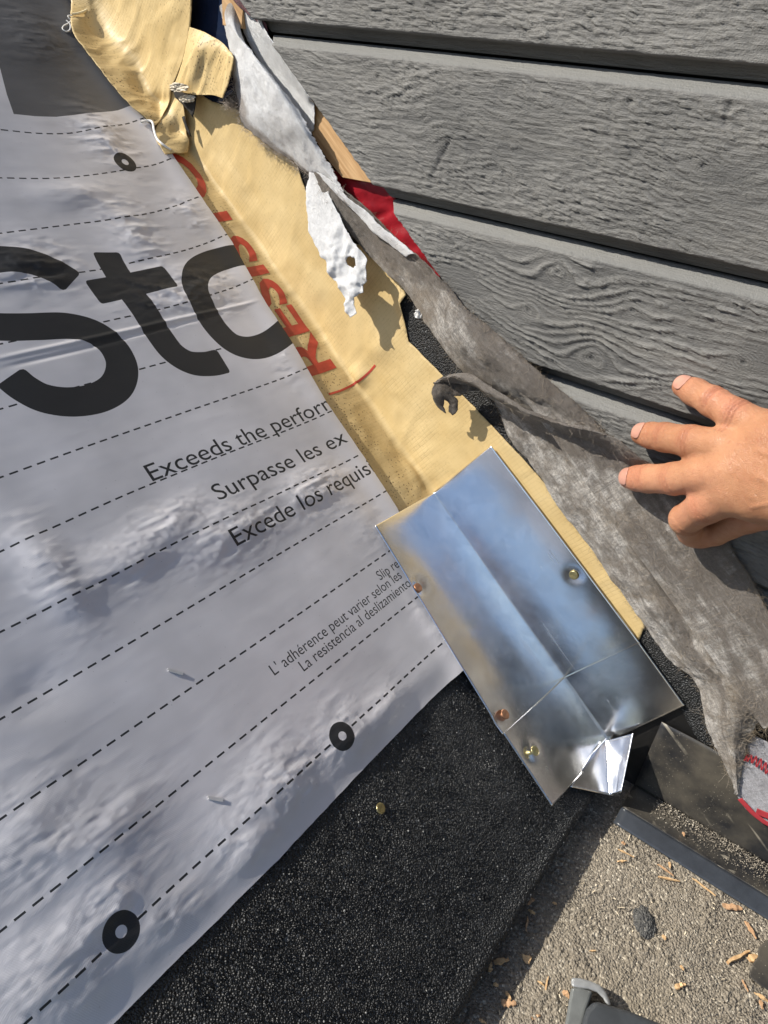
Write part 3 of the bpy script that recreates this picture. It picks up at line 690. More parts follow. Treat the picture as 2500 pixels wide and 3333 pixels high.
# loose and proud grains on the black sheet
def grains(name, pts, size, mats, nrm, seed=1, label=None, parent=None):
    rg = np.random.default_rng(seed); V = []; Fc = []
    oc = np.array([(1, 0, 0), (-1, 0, 0), (0, 1, 0), (0, -1, 0), (0, 0, 1), (0, 0, -1)], float)
    fo = np.array([(0, 2, 4), (2, 1, 4), (1, 3, 4), (3, 0, 4), (2, 0, 5), (1, 2, 5), (3, 1, 5), (0, 3, 5)])
    n = len(pts); sz = rg.uniform(*size, n); M = rg.normal(0, 1, (n, 3, 3)); q, _ = np.linalg.qr(M)
    A = (oc * 1.0)[None] * (sz[:, None, None] * rg.uniform(.55, 1.1, (n, 1, 3))); A = np.einsum('nij,nkj->nki', q, A) + pts[:, None]
    Fc = (fo[None] + (np.arange(n) * 6)[:, None, None]).reshape(-1, 3)
    o = newmesh(name, A.reshape(-1, 3), Fc, mats, parent, shade=False); return o
rg = np.random.default_rng(4); n = 11000
x = rg.uniform(-.40, -.004, n); y = EAVE + .2 * rg.uniform(0, 1, n) ** 1.0
GRN = NB('shiny_black_grains'); gi = GRN.n('ShaderNodeNewGeometry').outputs['Random Per Island']
GRN = GRN.out(GRN.ramp(gi, [(0, (.005, .0055, .006)), (.6, (.016, .017, .019)), (.93, (.04, .042, .045)), (1, (.25, .25, .24))]), .42, None, 0, .45)
tag(grains('black_granules', np.stack([x, y, .0005 + 0 * x], 1), (.0004, .0010), GRN, None, 5), 'loose black mineral granules on the black sheet', 'granules', kind='stuff')
GRS = NB('sand_grains'); gi = GRS.n('ShaderNodeNewGeometry').outputs['Random Per Island']
GRS = GRS.out(GRS.ramp(gi, [(0, (.06, .052, .044)), (.3, (.155, .134, .105)), (.8, (.28, .245, .195)), (1, (.55, .50, .41))]), .7, None, 0, .4)
n = 26000; x = rg.uniform(-.34, -.003, n); s = rg.uniform(-.31, .08, n)
pts = np.array([lowxy(0, 0, .0006)]) + np.outer(x, [1, 0, 0]) + np.outer(s, HV)
tag(grains('roof_grit', pts, (.0003, .0008), GRS, None, 6), 'loose brown grey grit covering the lower roof', 'grit', kind='stuff')

# ------------------------------------------------------------------ black sheet on the wall behind
def sheet_wall(name, pts, off, mat, step=.004, jit=.0005, thick=.0006, wav=.0008, seed=3, parent=None, holes=(), hfun=None, js=150):
    P = densify([tuple(wall(*p, off)[1:]) for p in pts], step, jit=jit, seed=seed, js=js)
    Hh = [densify([tuple(wall(*p, off)[1:]) for p in h], step * .6, jit=jit, seed=seed + 1) for h in holes]
    V, Fc = tri(P, step, Hh); x = -(off + wav * fbm(V[:, 0] * 40, V[:, 1] * 40, 3, seed)) if hfun is None else -hfun(V[:, 0], V[:, 1])
    return newmesh(name, np.column_stack([x, V]), Fc[:, ::-1], mat, parent, thick=thick, edge_off=-1)
tag(sheet_wall('black_wall_membrane', [(1150, 880), (1330, 900), (1560, 1150), (1800, 1450), (2000, 1650), (2230, 1960), (2345, 2190), (2420, 2420), (2290, 2440), (2226, 2330), (2000, 1980), (1600, 1500), (1200, 1100)], .0005, BLK, jit=.001, wav=.0003), 'black granular membrane on the wall behind the tan membrane edge', 'membrane')
tag(sheet_wall('black_wall_membrane', [(620, -80), (740, -80), (760, 100), (790, 200), (760, 300), (640, 400), (600, 300), (610, 150)], .0016, NAVY, jit=.001), 'glossy navy black film behind the torn tan flap near the top', 'membrane')
# red wrap
def redh(y, z):
    return .005 + .0035 * fbm(y * 30, z * 45, 3, 12) + .003 * np.abs(fbm(y * 55 + z * 30, z * 20 - y * 20, 2, 17))
tag(sheet_wall('red_house_wrap', [(1035, 520), (1110, 570), (1230, 590), (1290, 650), (1330, 720), (1400, 800), (1450, 900), (1400, 910), (1300, 820), (1180, 720), (1100, 640)], .006, REDW, step=.0028, jit=.0004, hfun=redh), 'glossy red house wrap showing in the gap under the siding edge', 'house wrap')
tag(sheet_wall('red_house_wrap', [(740, -40), (800, -40), (815, 15), (865, 80), (868, 112), (820, 60), (780, 30), (760, 0)], .024, m_fibre('red_black_wrap', (.10, .01, .02), (.25, .02, .04), (.02, .02, .04), amt=.7), step=.0028, hfun=lambda y, z: .022 + .004 * fbm(y * 60, z * 60, 3, 2)), 'crumpled dark red wrap at the top siding corner by the wood block', 'house wrap')

# ------------------------------------------------------------------ tan membrane folded into the corner
RC = .009
def fold(u, y, off=0.0):
    """u<0 on the roof, u>0 on the wall, rounded corner"""
    u = np.asarray(u, float); L = RC * math.pi / 2; a = np.clip((u + L / 2) / L, 0, 1) * math.pi / 2
    x = np.where(u < -L / 2, u + L / 2 - RC, np.where(u > L / 2, 0, -RC + RC * np.sin(a))); z = np.where(u < -L / 2, 0, np.where(u > L / 2, u - L / 2 + RC, RC - RC * np.cos(a)))
    nx = -np.sin(a); nz = np.cos(a); off = off + 0 * u
    return np.stack([x + nx * off, np.asarray(y, float) + 0 * u, z + nz * off], -1)
TB = .0022
def unfold(px, py, off=TB):
    p = roof(px, py, off)
    L = RC * math.pi / 2
    if p[0] <= -RC: return np.array([p[0] + RC - L / 2, p[1]])
    q = wall(px, py, off)
    if q[2] >= RC: return np.array([q[2] - RC + L / 2, q[1]])
    return np.array([(p[0] + q[2]) / 2, (p[1] + q[1]) / 2])
def tanh_(u, y):
    # the membrane bridges the corner loosely and is puckered along it
    pk = np.exp(-((u - .004) / .016) ** 2)
    h = TB + pk * (.0014 + .0022 * fbm(y * 20, u * 20, 3, 31)) + .0012 * fbm(u * 22, y * 18, 3, 5) + .0004 * fbm(u * 120, y * 40, 3, 6) + .0005 * ((1 - np.abs(fbm(u * 20 + y * 9, y * 30 - u * 14, 2, 45)) * 3.2).clip(0) ** 2) + .0005 * (1 - np.abs(fbm(u * 18, y * 70, 3, 48)) * 2.6).clip(0) * np.exp(-(u / .04) ** 2)
    for (px, py, a, su, sy) in ((1175, 1230, .0048, .010, .010), (1235, 1130, .002, .012, .012), (1290, 1450, -.001, .008, .02), (760, 600, .002, .012, .03), (1000, 900, .002, .01, .04), (1340, 1540, .002, .006, .012), (1330, 1000, .005, .01, .02), (1250, 980, -.002, .012, .02)):
        c = unfold(px, py); h = h + a * np.exp(-((u - c[0]) / su) ** 2 - ((y - c[1]) / sy) ** 2)
    h = np.where(u < -.014, np.minimum(h, .0036), h)
    return np.maximum(h, .0016)
TP = [(400, 350), (520, 310), (560, 300), (640, 300), (690, 330), (760, 350), (900, 450), (960, 520), (1000, 640), (1100, 780), (1180, 800), (1250, 850), (1310, 925), (1327, 957), (1310, 986), (1320, 1063), (1329, 1111), (1382, 1164), (1440, 1222), (1541, 1323), (1614, 1400), (1680, 1470), (1850, 1660), (2000, 1880), (2085, 2010), (2098, 2040), (2082, 2082), (2010, 2120), (1870, 2120), (1650, 2230), (1430, 1900), (1270, 1690), (1170, 1530), (1030, 1330), (910, 1120), (820, 985), (700, 790), (560, 590), (480, 470)]
def mk_tan():
    P = densify([tuple(unfold(*p)) for p in TP], .0035, jit=.0006, seed=8, js=140); V, Fc = tri(P, .0032)
    h = tanh_(V[:, 0], V[:, 1]); o = newmesh('tan_membrane', fold(V[:, 0], V[:, 1], h), Fc, TAN, thick=.0006)
    return tag(o, 'tan self-adhesive membrane folded into the corner with red lettering', 'membrane')
TANO = mk_tan()
def on_tan(x, y, off): return [tuple(q) for q in fold(x, y, tanh_(x, y) + off)]
# red lettering RESISTO reading up the slope
ub = unfold(1088, 1198)[0]; yR = unfold(1088, 1198)[1]; yO = unfold(606, 494)[1]
Vw, _ = textmesh('RESISTO', .020); x0, x1 = Vw[:, 0].min(), Vw[:, 0].max(); sc = (yO - yR) / (x1 - x0); capm = .038
for i, ch in enumerate('RESISTO'):
    Va, Fa = textmesh(ch, .024); pre = 'RESISTO'[:i + 1]; Vp, _ = textmesh(pre, .020); sh = Vp[:, 0].max() - Va[:, 0].max()
    Q = np.stack([-(Va[:, 1] * capm / .7) + 0, (Va[:, 0] + sh - x0) * sc], 1); Q[:, 0] += ub + 0 * Q[:, 1]; Q[:, 1] += yR
    decal('printed_letter', Q, Fa, RED, TANO, on_tan, off=.00028, clip=False, step=.003)
pl = np.array([unfold(*p) for p in ((1069, 1285), (1110, 1272), (1160, 1250), (1190, 1228), (1223, 1188))]); V, Fc = ribbon(pl, .0021, n=40, rnd=.01); decal('printed_mark', V, Fc, RED, TANO, on_tan, off=.00028, clip=False)

# torn upper tan piece and its curled flap: bent patches in real space
upper = empty('torn_tan_membrane', 'torn upper sheet of tan membrane with a flap curling off the wall', 'membrane')
def surf_mix(px, py, h):
    a = unfold(px, py, h); return fold(a[0], a[1], h)
rows = [[(228, -140, 10), (330, -140, 10), (450, -140, 9), (560, -140, 13), (620, -140, 16)],
        [(231, 0, 9.5), (330, 0, 9), (430, 0, 9), (530, 0, 13), (622, 0, 16)],
        [(236, 100, 9), (330, 100, 9), (430, 100, 9), (530, 110, 12), (617, 92, 15)],
        [(300, 190, 9), (370, 195, 9), (450, 195, 9), (520, 200, 11), (598, 190, 14)],
        [(362, 271, 9), (410, 275, 9), (460, 280, 8), (510, 290, 9.5), (562, 284, 11)],
        [(432, 350, 9), (455, 345, 9), (485, 345, 7.5), (520, 340, 8), (553, 335, 9)],
        [(508, 407, 9), (512, 402, 9), (517, 397, 9), (521, 392, 9), (526, 384, 9)]]
rr = [[(a, b, c / 1000) for a, b, c in r] for r in rows]
def wr(u, v, G):
    a, b = G[..., 0] + G[..., 2] * .8, G[..., 1]
    return .0006 * fbm(a * 30, b * 40, 3, 5) + .0010 * (1 - np.abs(fbm(a * 22 + b * 20, b * 34 - a * 12, 2, 25)) * 4).clip(0) ** 1.3 + .0004 * (1 - np.abs(fbm(a * 30, b * 110, 3, 15)) * 2.5).clip(0)
patch('sheet', rr, surf_mix, TAN, 150, 70, wr, upper, .0007, fray=.0006, seed=2)
rows = [[(617, 88, 15), (655, 100, 17), (690, 118, 19), (725, 140, 20), (752, 172, 22)],
        [(606, 150, 15), (640, 160, 24), (680, 165, 22), (720, 175, 23), (759, 192, 27)],
        [(590, 220, 14), (628, 222, 23), (665, 225, 20), (705, 240, 22), (748, 255, 27)],
        [(566, 282, 11), (610, 278, 18), (650, 285, 18), (690, 298, 20), (733, 305, 25)],
        [(560, 292, 10), (600, 302, 14), (640, 309, 18), (690, 309, 20), (727, 320, 24)]]
rr = [[(a, b, c / 1000) for a, b, c in r] for r in rows]
patch('flap', rr, surf_mix, TAN, 80, 70, wr, upper, .0007, fray=.0008, seed=5)
rows = [[(556, 296, 4), (570, 300, 4.5), (585, 318, 5), (596, 345, 6)], [(540, 345, 4), (560, 350, 5), (580, 358, 6), (601, 372, 6)], [(508, 418, 3.6), (545, 420, 5), (580, 424, 6), (608, 430, 5)], [(512, 460, 3.6), (545, 462, 5), (580, 464, 6), (616, 462, 5)], [(538, 502, 3.6), (560, 500, 4), (588, 500, 5), (611, 496, 4)]]
tp, _ = patch('tan_patch', [[(a, b, c / 1000 + .003) for a, b, c in r] for r in rows], surf_mix, TAN, 70, 50, wr, None, .0007, fray=.0006, seed=9)
tag(tp, 'small torn tan patch lying below the upper sheet beside a cut', 'membrane')
# crumpled white torn paper where the tan sheet has split, and dark splits
def crumple(name, px, py, w, h, off, mat, seed, surf=None, amp=.003):
    n = 34; surf = surf or surf_mix; c = surf(px, py, off); e1 = (surf(px + 10, py, off) - c) / 10 * w / 2; e2 = (surf(px, py + 10, off) - c) / 10 * h / 2
    u, v = np.meshgrid(np.linspace(-1, 1, n), np.linspace(-1, 1, n), indexing='ij'); nn = np.cross(e1, e2); nn /= np.linalg.norm(nn); nn *= np.sign(nn @ (CAM - c))
    G = c + u[..., None] * e1 + v[..., None] * e2 + nn * (amp * fbm(u * 3.1 + seed, v * 3.1, 4, seed, .6))[..., None]
    k = (u ** 2 + v ** 2 + .55 * fbm(u * 2 + 3, v * 2, 4, seed + 2, .6) < .75).ravel(); Fc = gridfaces(n, n); Fc = Fc[k[Fc].all(1)]; us = np.unique(Fc); re = np.zeros(n * n, int); re[us] = np.arange(len(us))
    return newmesh(name, G.reshape(-1, 3)[us], re[Fc], mat, None, thick=.0003)
CREAM = simple('torn_cream_fibre', (.62, .55, .43), .7, 300, .25, 500, .001)
tag(crumple('torn_film_scrap', 583, 285, 78, 34, .022, CREAM, 3), 'crumpled pale film on the tear under the tan flap', 'scrap')
tag(crumple('torn_film_scrap', 610, 322, 62, 30, .017, CREAM, 6), 'crumpled cream film fragment in the dark split below the tan flap', 'scrap')
tag(sheet_wall('split_shadow_backing', [(545, 290), (640, 300), (640, 330), (628, 385), (590, 345)], .008, VOID, jit=.0005, wav=0), 'dark torn opening in the tan membrane below the flap', 'tear') if False else None
def sheet_roof(name, pts, off, mat, step=.003, jit=.0005, seed=3, thick=.0005, wav=.0004):
    P = densify([tuple(unfold(*p, off)) for p in pts], step, jit=jit, seed=seed); V, Fc = tri(P, step)
    return newmesh(name, fold(V[:, 0], V[:, 1], off + wav * fbm(V[:, 0] * 60, V[:, 1] * 60, 3, seed)), Fc, mat, None, thick=thick)
tag(sheet_roof('dark_split_sheet', [(560, 286), (600, 296), (640, 305), (636, 340), (628, 382), (612, 360), (590, 335), (570, 318)], .0135, VOID), 'dark sheet put in for the shaded void of the split under the tan flap', 'backing')  # flat dark sheet stands in for the shade inside the open split
tag(sheet_roof('dark_split_sheet', [(592, 380), (600, 378), (606, 400), (614, 420), (622, 445), (616, 440), (604, 420), (600, 405)], .0115, VOID), 'thin dark strip laid for a slit torn in the tan patch', 'backing')  # dark strip on the patch stands in for the depth of the slit

# ------------------------------------------------------------------ white wrap pieces
def mm_rows(rows): return [[(a, b, c / 1000) for a, b, c in r] for r in rows]
def cloth_d(a1=.0012, a2=.0004, s=1):
    return lambda u, v, G: a1 * fbm(G[..., 1] * 45 + G[..., 0] * 20, G[..., 2] * 60, 3, s) + a2 * fbm(G[..., 1] * 260, G[..., 2] * 300 + G[..., 0] * 200, 3, s + 4)
rows = [[(735, -40, 16), (760, -40, 17), (790, -40, 18), (830, -40, 20)], [(775, 50, 14), (800, 60, 16), (830, 80, 18), (858, 88, 25)], [(800, 120, 10), (840, 130, 14), (875, 150, 18), (905, 160, 28)], [(850, 210, 8), (890, 220, 11), (925, 235, 15), (958, 240, 28)], [(910, 300, 8), (945, 300, 10), (980, 310, 14), (1006, 312, 26)], [(960, 380, 8), (985, 370, 10), (1000, 360, 13), (1024, 340, 18)], [(1000, 450, 8), (1008, 440, 9), (1014, 430, 12), (1021, 425, 14)]]
w1, _ = patch('white_house_wrap', mm_rows(rows), wall, WHT, 130, 40, cloth_d(.0008, .0002, 2), None, .0006, fray=.0012, seed=3)
tag(w1, 'flat bluish white wrap tucked behind the siding edge at the top', 'house wrap')
rows = [[(715, 20, 12), (730, 10, 16), (750, 5, 18), (775, 20, 14)], [(729, 90, 14), (745, 85, 22), (765, 95, 26), (790, 120, 20)], [(748, 170, 16), (780, 165, 26), (815, 165, 31), (832, 178, 24)], [(754, 250, 18), (800, 235, 29), (855, 225, 35), (888, 248, 26)], [(774, 345, 18), (835, 310, 29), (900, 290, 37), (940, 318, 27)],
        [(792, 405, 15), (860, 375, 26), (930, 350, 35), (980, 375, 28)], [(850, 455, 12), (905, 430, 22), (965, 410, 33), (1010, 428, 28)], [(900, 492, 9), (950, 475, 18), (1000, 458, 28), (1036, 475, 24)], [(948, 522, 8), (985, 515, 16), (1025, 505, 24), (1060, 515, 22)], [(985, 556, 8), (1020, 555, 14), (1055, 550, 20), (1085, 558, 19)], [(1032, 576, 9), (1060, 582, 14), (1085, 588, 19), (1106, 602, 18)], [(1066, 605, 12), (1090, 620, 16), (1105, 635, 18), (1130, 640, 18)], [(1110, 650, 14), (1130, 665, 17), (1145, 672, 18), (1165, 675, 18)]]
w2, G2 = patch('white_cloth_fold', mm_rows(rows), wall, WHT, 200, 60, cloth_d(.0018, .00018, 12), None, .0008, fray=.0035, seed=13, soil=lambda u, v, G: .75 * smooth(.22, .0, v) * smooth(.15, .35, u) + .5 * smooth(.12, 0, u) + .45 * smooth(.8, 1, u) + .12 * fbm(u * 8, v * 5, 3, 4))
tag(w2, 'thick folded white cloth with frayed dirty lower edge along the tan membrane', 'cloth')
WH = [(1012, 555), (984, 554), (972, 617), (980, 675), (989, 752), (1016, 798), (1059, 851), (1078, 899), (1107, 928), (1131, 976), (1139, 1015), (1151, 1029), (1162, 1024), (1175, 1015), (1166, 990), (1170, 966), (1185, 950), (1194, 952), (1190, 925), (1206, 909), (1204, 846), (1170, 802), (1131, 754), (1093, 696), (1059, 638), (1045, 600), (1050, 570)]
hole = [(1152 + 22 * math.cos(a) * (1 + .12 * math.sin(3 * a)), 851 + 21 * math.sin(a) * (1 + .15 * math.cos(2 * a))) for a in np.linspace(0, 2 * math.pi, 13)[:-1]]
tip = wall(1155, 1020, .03); rt0 = wall(1000, 560, .008)
def wh_h(y, z):
    t = np.clip((rt0[1] - y) / (rt0[1] - tip[1]), 0, 1); c = smooth(.35, .6, t)
    b = .010 + .016 * t + c * .0030 * (1 - np.abs(fbm(y * 60, z * 60, 3, 3)) * 2.2) + .0014 * fbm(y * 130, z * 130, 3, 6) * (.3 + c)
    return b
wv = sheet_wall('white_wrap_flap', WH, .02, WHT, step=.0016, jit=.0016, thick=.0004, hfun=wh_h, holes=[hole], seed=6, js=260)
tag(wv, 'crinkled white wrap flap with a round hole hanging over the tan membrane', 'house wrap')

# ------------------------------------------------------------------ grey felt
def felt_d(s, a1=.0030, a2=.0005): return lambda u, v, G: a1 * fbm(G[..., 1] * 24, G[..., 2] * 30, 3, s) + a2 * fbm(G[..., 1] * 200, G[..., 2] * 220, 3, s + 9)
rows = [[(1022, 560, 12), (1040, 565, 14), (1065, 575, 16), (1080, 590, 18)], [(1060, 640, 12), (1085, 635, 13), (1112, 625, 15), (1140, 640, 18)], [(1110, 715, 12), (1140, 705, 11), (1175, 700, 14), (1205, 690, 20)], [(1150, 775, 11), (1185, 765, 10), (1230, 755, 16), (1262, 748, 22)], [(1200, 838, 11), (1240, 828, 12), (1290, 815, 20), (1325, 808, 26)],
        [(1255, 890, 12), (1300, 878, 16), (1350, 862, 25), (1392, 862, 31)], [(1302, 930, 12), (1350, 925, 20), (1410, 915, 30), (1455, 925, 34)], [(1345, 985, 13), (1400, 990, 24), (1465, 990, 34), (1520, 1005, 34)], [(1382, 1045, 14), (1445, 1055, 27), (1530, 1065, 38), (1600, 1070, 35)], [(1430, 1110, 15), (1500, 1120, 29), (1590, 1130, 40), (1680, 1140, 35)],
        [(1475, 1175, 15), (1560, 1185, 30), (1660, 1200, 40), (1755, 1210, 35)], [(1525, 1235, 15), (1620, 1255, 28), (1730, 1275, 38), (1850, 1290, 35)], [(1590, 1295, 14), (1700, 1315, 25), (1820, 1340, 35), (1930, 1365, 34)], [(1660, 1350, 12), (1770, 1375, 22), (1890, 1400, 32), (1985, 1418, 33)], [(1700, 1390, 10), (1830, 1410, 20), (1950, 1430, 30), (2030, 1450, 32)]]
g1, GG1 = patch('grey_felt_strip', mm_rows(rows), wall, GEO, 240, 80, felt_d(3), None, .0009, fray=.0016, seed=21, over=True, soil=lambda u, v, G: .42 - .45 * np.exp(-((u - .55) / .10) ** 2 - ((v - .35) / .3) ** 2) - .2 * np.exp(-((u - .8) / .1) ** 2 - ((v - .4) / .25) ** 2) + .3 * smooth(.35, .1, u) + .25 * smooth(.8, 1, v) + .6 * fbm(u * 8, v * 3, 4, 2, .6))
tag(g1, 'upper twisted run of grey brown felt between siding edge and black membrane', 'felt')
rows = [[(1030, 560, 16), (1050, 570, 17), (1075, 590, 19)], [(1100, 640, 16), (1118, 645, 19), (1135, 648, 21)], [(1165, 700, 17), (1180, 698, 20), (1195, 690, 22)], [(1210, 752, 20), (1225, 745, 23), (1240, 738, 24)], [(1270, 800, 22), (1285, 790, 26), (1300, 785, 27)], [(1320, 838, 26), (1335, 828, 30), (1350, 826, 31)]]
g0, _ = patch('felt_edge', mm_rows(rows), wall, WHT, 90, 14, felt_d(5, .001), None, .0007, fray=.0012, seed=41)
tag(g0, 'narrow pale curled cloth edge beside the red wrap', 'cloth')
# lower felt: a broad sheet with the overhanging ridge along its top edge
rows = [[(1425, 1235, 22), (1470, 1215, 28), (1530, 1218, 32), (1600, 1262, 38), (1700, 1330, 44), (1820, 1375, 48), (1930, 1398, 50), (2020, 1432, 50), (2090, 1490, 46), (2150, 1520, 42), (2330, 1600, 38)],
        [(1420, 1250, 26), (1475, 1235, 32), (1540, 1250, 34), (1620, 1300, 38), (1720, 1350, 42), (1830, 1388, 46), (1940, 1412, 48), (2020, 1455, 47), (2095, 1510, 43), (2160, 1545, 40), (2340, 1640, 37)],
        [(1590, 1275, 10), (1600, 1290, 10), (1630, 1310, 12), (1680, 1350, 16), (1760, 1390, 20), (1860, 1430, 25), (1950, 1465, 29), (2030, 1510, 32), (2110, 1560, 34), (2180, 1600, 35), (2360, 1720, 36)],
        [(1660, 1420, 7), (1690, 1440, 9), (1740, 1460, 14), (1800, 1480, 18), (1870, 1510, 22), (1940, 1550, 26), (2010, 1590, 29), (2080, 1630, 31), (2150, 1670, 33), (2230, 1710, 34), (2390, 1800, 36)],
        [(1734, 1529, 7), (1780, 1550, 12), (1830, 1575, 17), (1890, 1600, 21), (1950, 1640, 25), (2010, 1680, 28), (2070, 1710, 30), (2140, 1740, 32), (2210, 1770, 33), (2300, 1800, 34), (2430, 1860, 35)],
        [(1806, 1630, 7), (1850, 1650, 12), (1900, 1680, 17), (1960, 1710, 22), (2020, 1750, 27), (2080, 1785, 27), (2150, 1820, 29), (2220, 1850, 31), (2300, 1870, 32), (2380, 1880, 33), (2470, 1930, 33)],
        [(1922, 1782, 7), (1960, 1800, 12), (2010, 1820, 18), (2060, 1845, 24), (2115, 1870, 29), (2170, 1900, 25), (2230, 1930, 28), (2300, 1955, 31), (2380, 1975, 31), (2450, 1985, 30), (2530, 2030, 28)],
        [(2023, 1934, 7), (2060, 1950, 12), (2100, 1965, 19), (2150, 1990, 26), (2200, 2015, 25), (2250, 2035, 25), (2310, 2060, 30), (2370, 2080, 32), (2440, 2090, 30), (2500, 2100, 28), (2590, 2150, 24)],
        [(2092, 2035, 7), (2130, 2055, 12), (2170, 2075, 18), (2210, 2100, 23), (2250, 2120, 24), (2300, 2140, 26), (2350, 2160, 30), (2410, 2180, 31), (2480, 2200, 29), (2540, 2210, 26), (2620, 2250, 22)],
        [(2180, 2150, 8), (2210, 2160, 12), (2240, 2175, 18), (2280, 2190, 22), (2320, 2205, 24), (2360, 2225, 28), (2410, 2240, 30), (2450, 2255, 29), (2490, 2265, 26), (2530, 2280, 22), (2580, 2300, 18)],
        [(2262, 2230, 10), (2275, 2235, 13), (2295, 2245, 17), (2320, 2255, 20), (2350, 2265, 24), (2380, 2275, 27), (2410, 2285, 28), (2435, 2295, 27), (2455, 2305, 25), (2470, 2315, 22), (2490, 2330, 18)],
        [(2302, 2369, 12), (2315, 2365, 14), (2330, 2360, 17), (2345, 2358, 20), (2360, 2357, 22), (2376, 2357, 23), (2392, 2358, 23), (2408, 2360, 22), (2422, 2363, 20), (2436, 2367, 18), (2450, 2372, 16)],
        [(2344, 2462, 14), (2352, 2460, 15), (2360, 2457, 16), (2368, 2455, 17), (2377, 2453, 18), (2386, 2452, 19), (2394, 2451, 19), (2401, 2451, 18), (2408, 2452, 17), (2415, 2453, 16), (2423, 2456, 15)],
        [(2395, 2585, 14), (2396, 2586, 14), (2397, 2586, 14.4), (2398, 2586, 14.6), (2399, 2586, 14.8), (2400, 2586, 15), (2401, 2586, 15), (2402, 2585, 15), (2402, 2584, 15), (2403, 2583, 15), (2404, 2582, 15)]]
g2, GG2 = patch('grey_felt_sheet', mm_rows(rows), wall, GEO, 300, 260, felt_d(8, .0036, .0007), None, .0009, fray=.0010, seed=33, over=True, soil=lambda u, v, G: .95 * smooth(.24, .06, u) + .42 * smooth(.35, .85, v) * smooth(.95, .7, u) + .75 * fbm(u * 5, v * 8, 4, 2, .6) + .5 * np.exp(-((v - .42) / .03) ** 2 - ((u - .6) / .25) ** 2) + .12)
tag(g2, 'broad lower sheet of grey brown felt pinched by the hand, tapering to a point', 'felt')
# charred looking curled hook at its upper left corner
HK = [(1440, 1226), (1480, 1222), (1530, 1228), (1560, 1250), (1550, 1275), (1510, 1282), (1488, 1296), (1470, 1290), (1482, 1310), (1478, 1345), (1462, 1358), (1450, 1345), (1456, 1315), (1446, 1300), (1436, 1330), (1440, 1352), (1424, 1340), (1408, 1310), (1408, 1275), (1418, 1240)]
hkc = wall(1440, 1290, .03)
CHAR = m_fibre('burnt_brown_felt', (.05, .035, .02), (.14, .10, .06), (.02, .015, .01), amt=.7, crinkle=.0015, dk=.4, fib=.12)
hk = sheet_wall('curled_felt_hook', HK, .026, CHAR, step=.0015, jit=.0012, thick=.0007, seed=16, js=300, hfun=lambda y, z: .020 + .009 * np.exp(-(((y - wall(1425, 1270, .026)[1]) / .014) ** 2 + ((z - wall(1425, 1270, .026)[2]) / .012) ** 2)) + .0018 * fbm(y * 150, z * 150, 3, 2))
tag(hk, 'dark brown curled torn felt hook lying over the tan membrane edge', 'felt')
# fibres fraying from the felt and cloth edges
def edge_fibres(name, G, side, n, L, label, seed, mat=HAIR, u0=0, u1=1, parent=None, curl=1.0, rad=.00011):
    rg = np.random.default_rng(seed); nn, mm_ = G.shape[:2]; i = rg.uniform(u0 * (nn - 1), u1 * (nn - 1), n).astype(int); j = 0 if side == 0 else mm_ - 1; j2 = 3 if side == 0 else mm_ - 4
    P = G[i, j]; T = G[i, j] - G[i, j2]; T /= np.linalg.norm(T, axis=1, keepdims=True) + 1e-9; T = T * .6 + rg.normal(0, .55, (n, 3)); N = normals_grid(G)[i, j]; N *= np.sign(np.einsum('ij,ij->i', N, CAM - P))[:, None]
    return hairs(P + N * .0008, T + N * .35, rg.uniform(*L, n), rad, mat, name, seed, parent, curl)
WHH = simple('dirty_fibre_strands', (.42, .36, .30), .6, 80, .4)
for nm, G, sd, n, L, par, sdv, mt, u0, u1 in (('frayed_fibres', G2, 0, 420, (.003, .011), w2, 1, WHH, .25, .95), ('frayed_fibres', GG1, 1, 380, (.002, .008), g1, 2, HAIR, .1, 1), ('frayed_fibres', GG1, 0, 130, (.002, .006), g1, 3, HAIR, 0, 1), ('frayed_fibres', GG2, 1, 600, (.003, .013), g2, 4, HAIR, 0, .95), ('frayed_fibres', GG2, 0, 200, (.002, .006), g2, 5, HAIR, .15, 1)):
    e = edge_fibres(nm, G, sd, n, L, None, sdv, mt, u0, u1, None, 1.2); e.matrix_world = Matrix.Identity(4); e.parent = par; e['kind'] = 'stuff'
def face_fibres(G, n, L, par, seed, mat):
    rg = np.random.default_rng(seed); nn, mm_ = G.shape[:2]; i = rg.integers(2, nn - 3, n); j = rg.integers(2, mm_ - 3, n); P = G[i, j]; N = normals_grid(G)[i, j]; N *= np.sign(np.einsum('ij,ij->i', N, CAM - P))[:, None]
    T = rg.normal(0, 1, (n, 3)); T -= N * np.einsum('ij,ij->i', T, N)[:, None]; T /= np.linalg.norm(T, axis=1, keepdims=True)
    e = hairs(P + N * .0007, T + N * .12, rg.uniform(*L, n), .00009, mat, 'loose_fibres', seed, None, .5); e.matrix_world = Matrix.Identity(4); e.parent = par; e['kind'] = 'stuff'
LH = simple('pale_fibre_strands', (.34, .29, .23), .45, 80, .4)
face_fibres(GG1, 500, (.004, .012), g1, 7, LH); face_fibres(GG2, 1200, (.004, .014), g2, 8, LH)
# fluffy tuft at the left corner of the white cloth
rg = np.random.default_rng(9); c = wall(752, 338, .018); P = c + rg.normal(0, .0022, (260, 3)); ed = (wall(715, 345, .018) - c); ed /= np.linalg.norm(ed)
tf = hairs(P, ed + rg.normal(0, .5, (260, 3)), rg.uniform(.004, .014, 260), .00009, WHH, 'fibre_tuft', 9, None, 1.6); tag(tf, 'fluffy brown fibre tuft at the left corner of the white cloth', 'fibres')

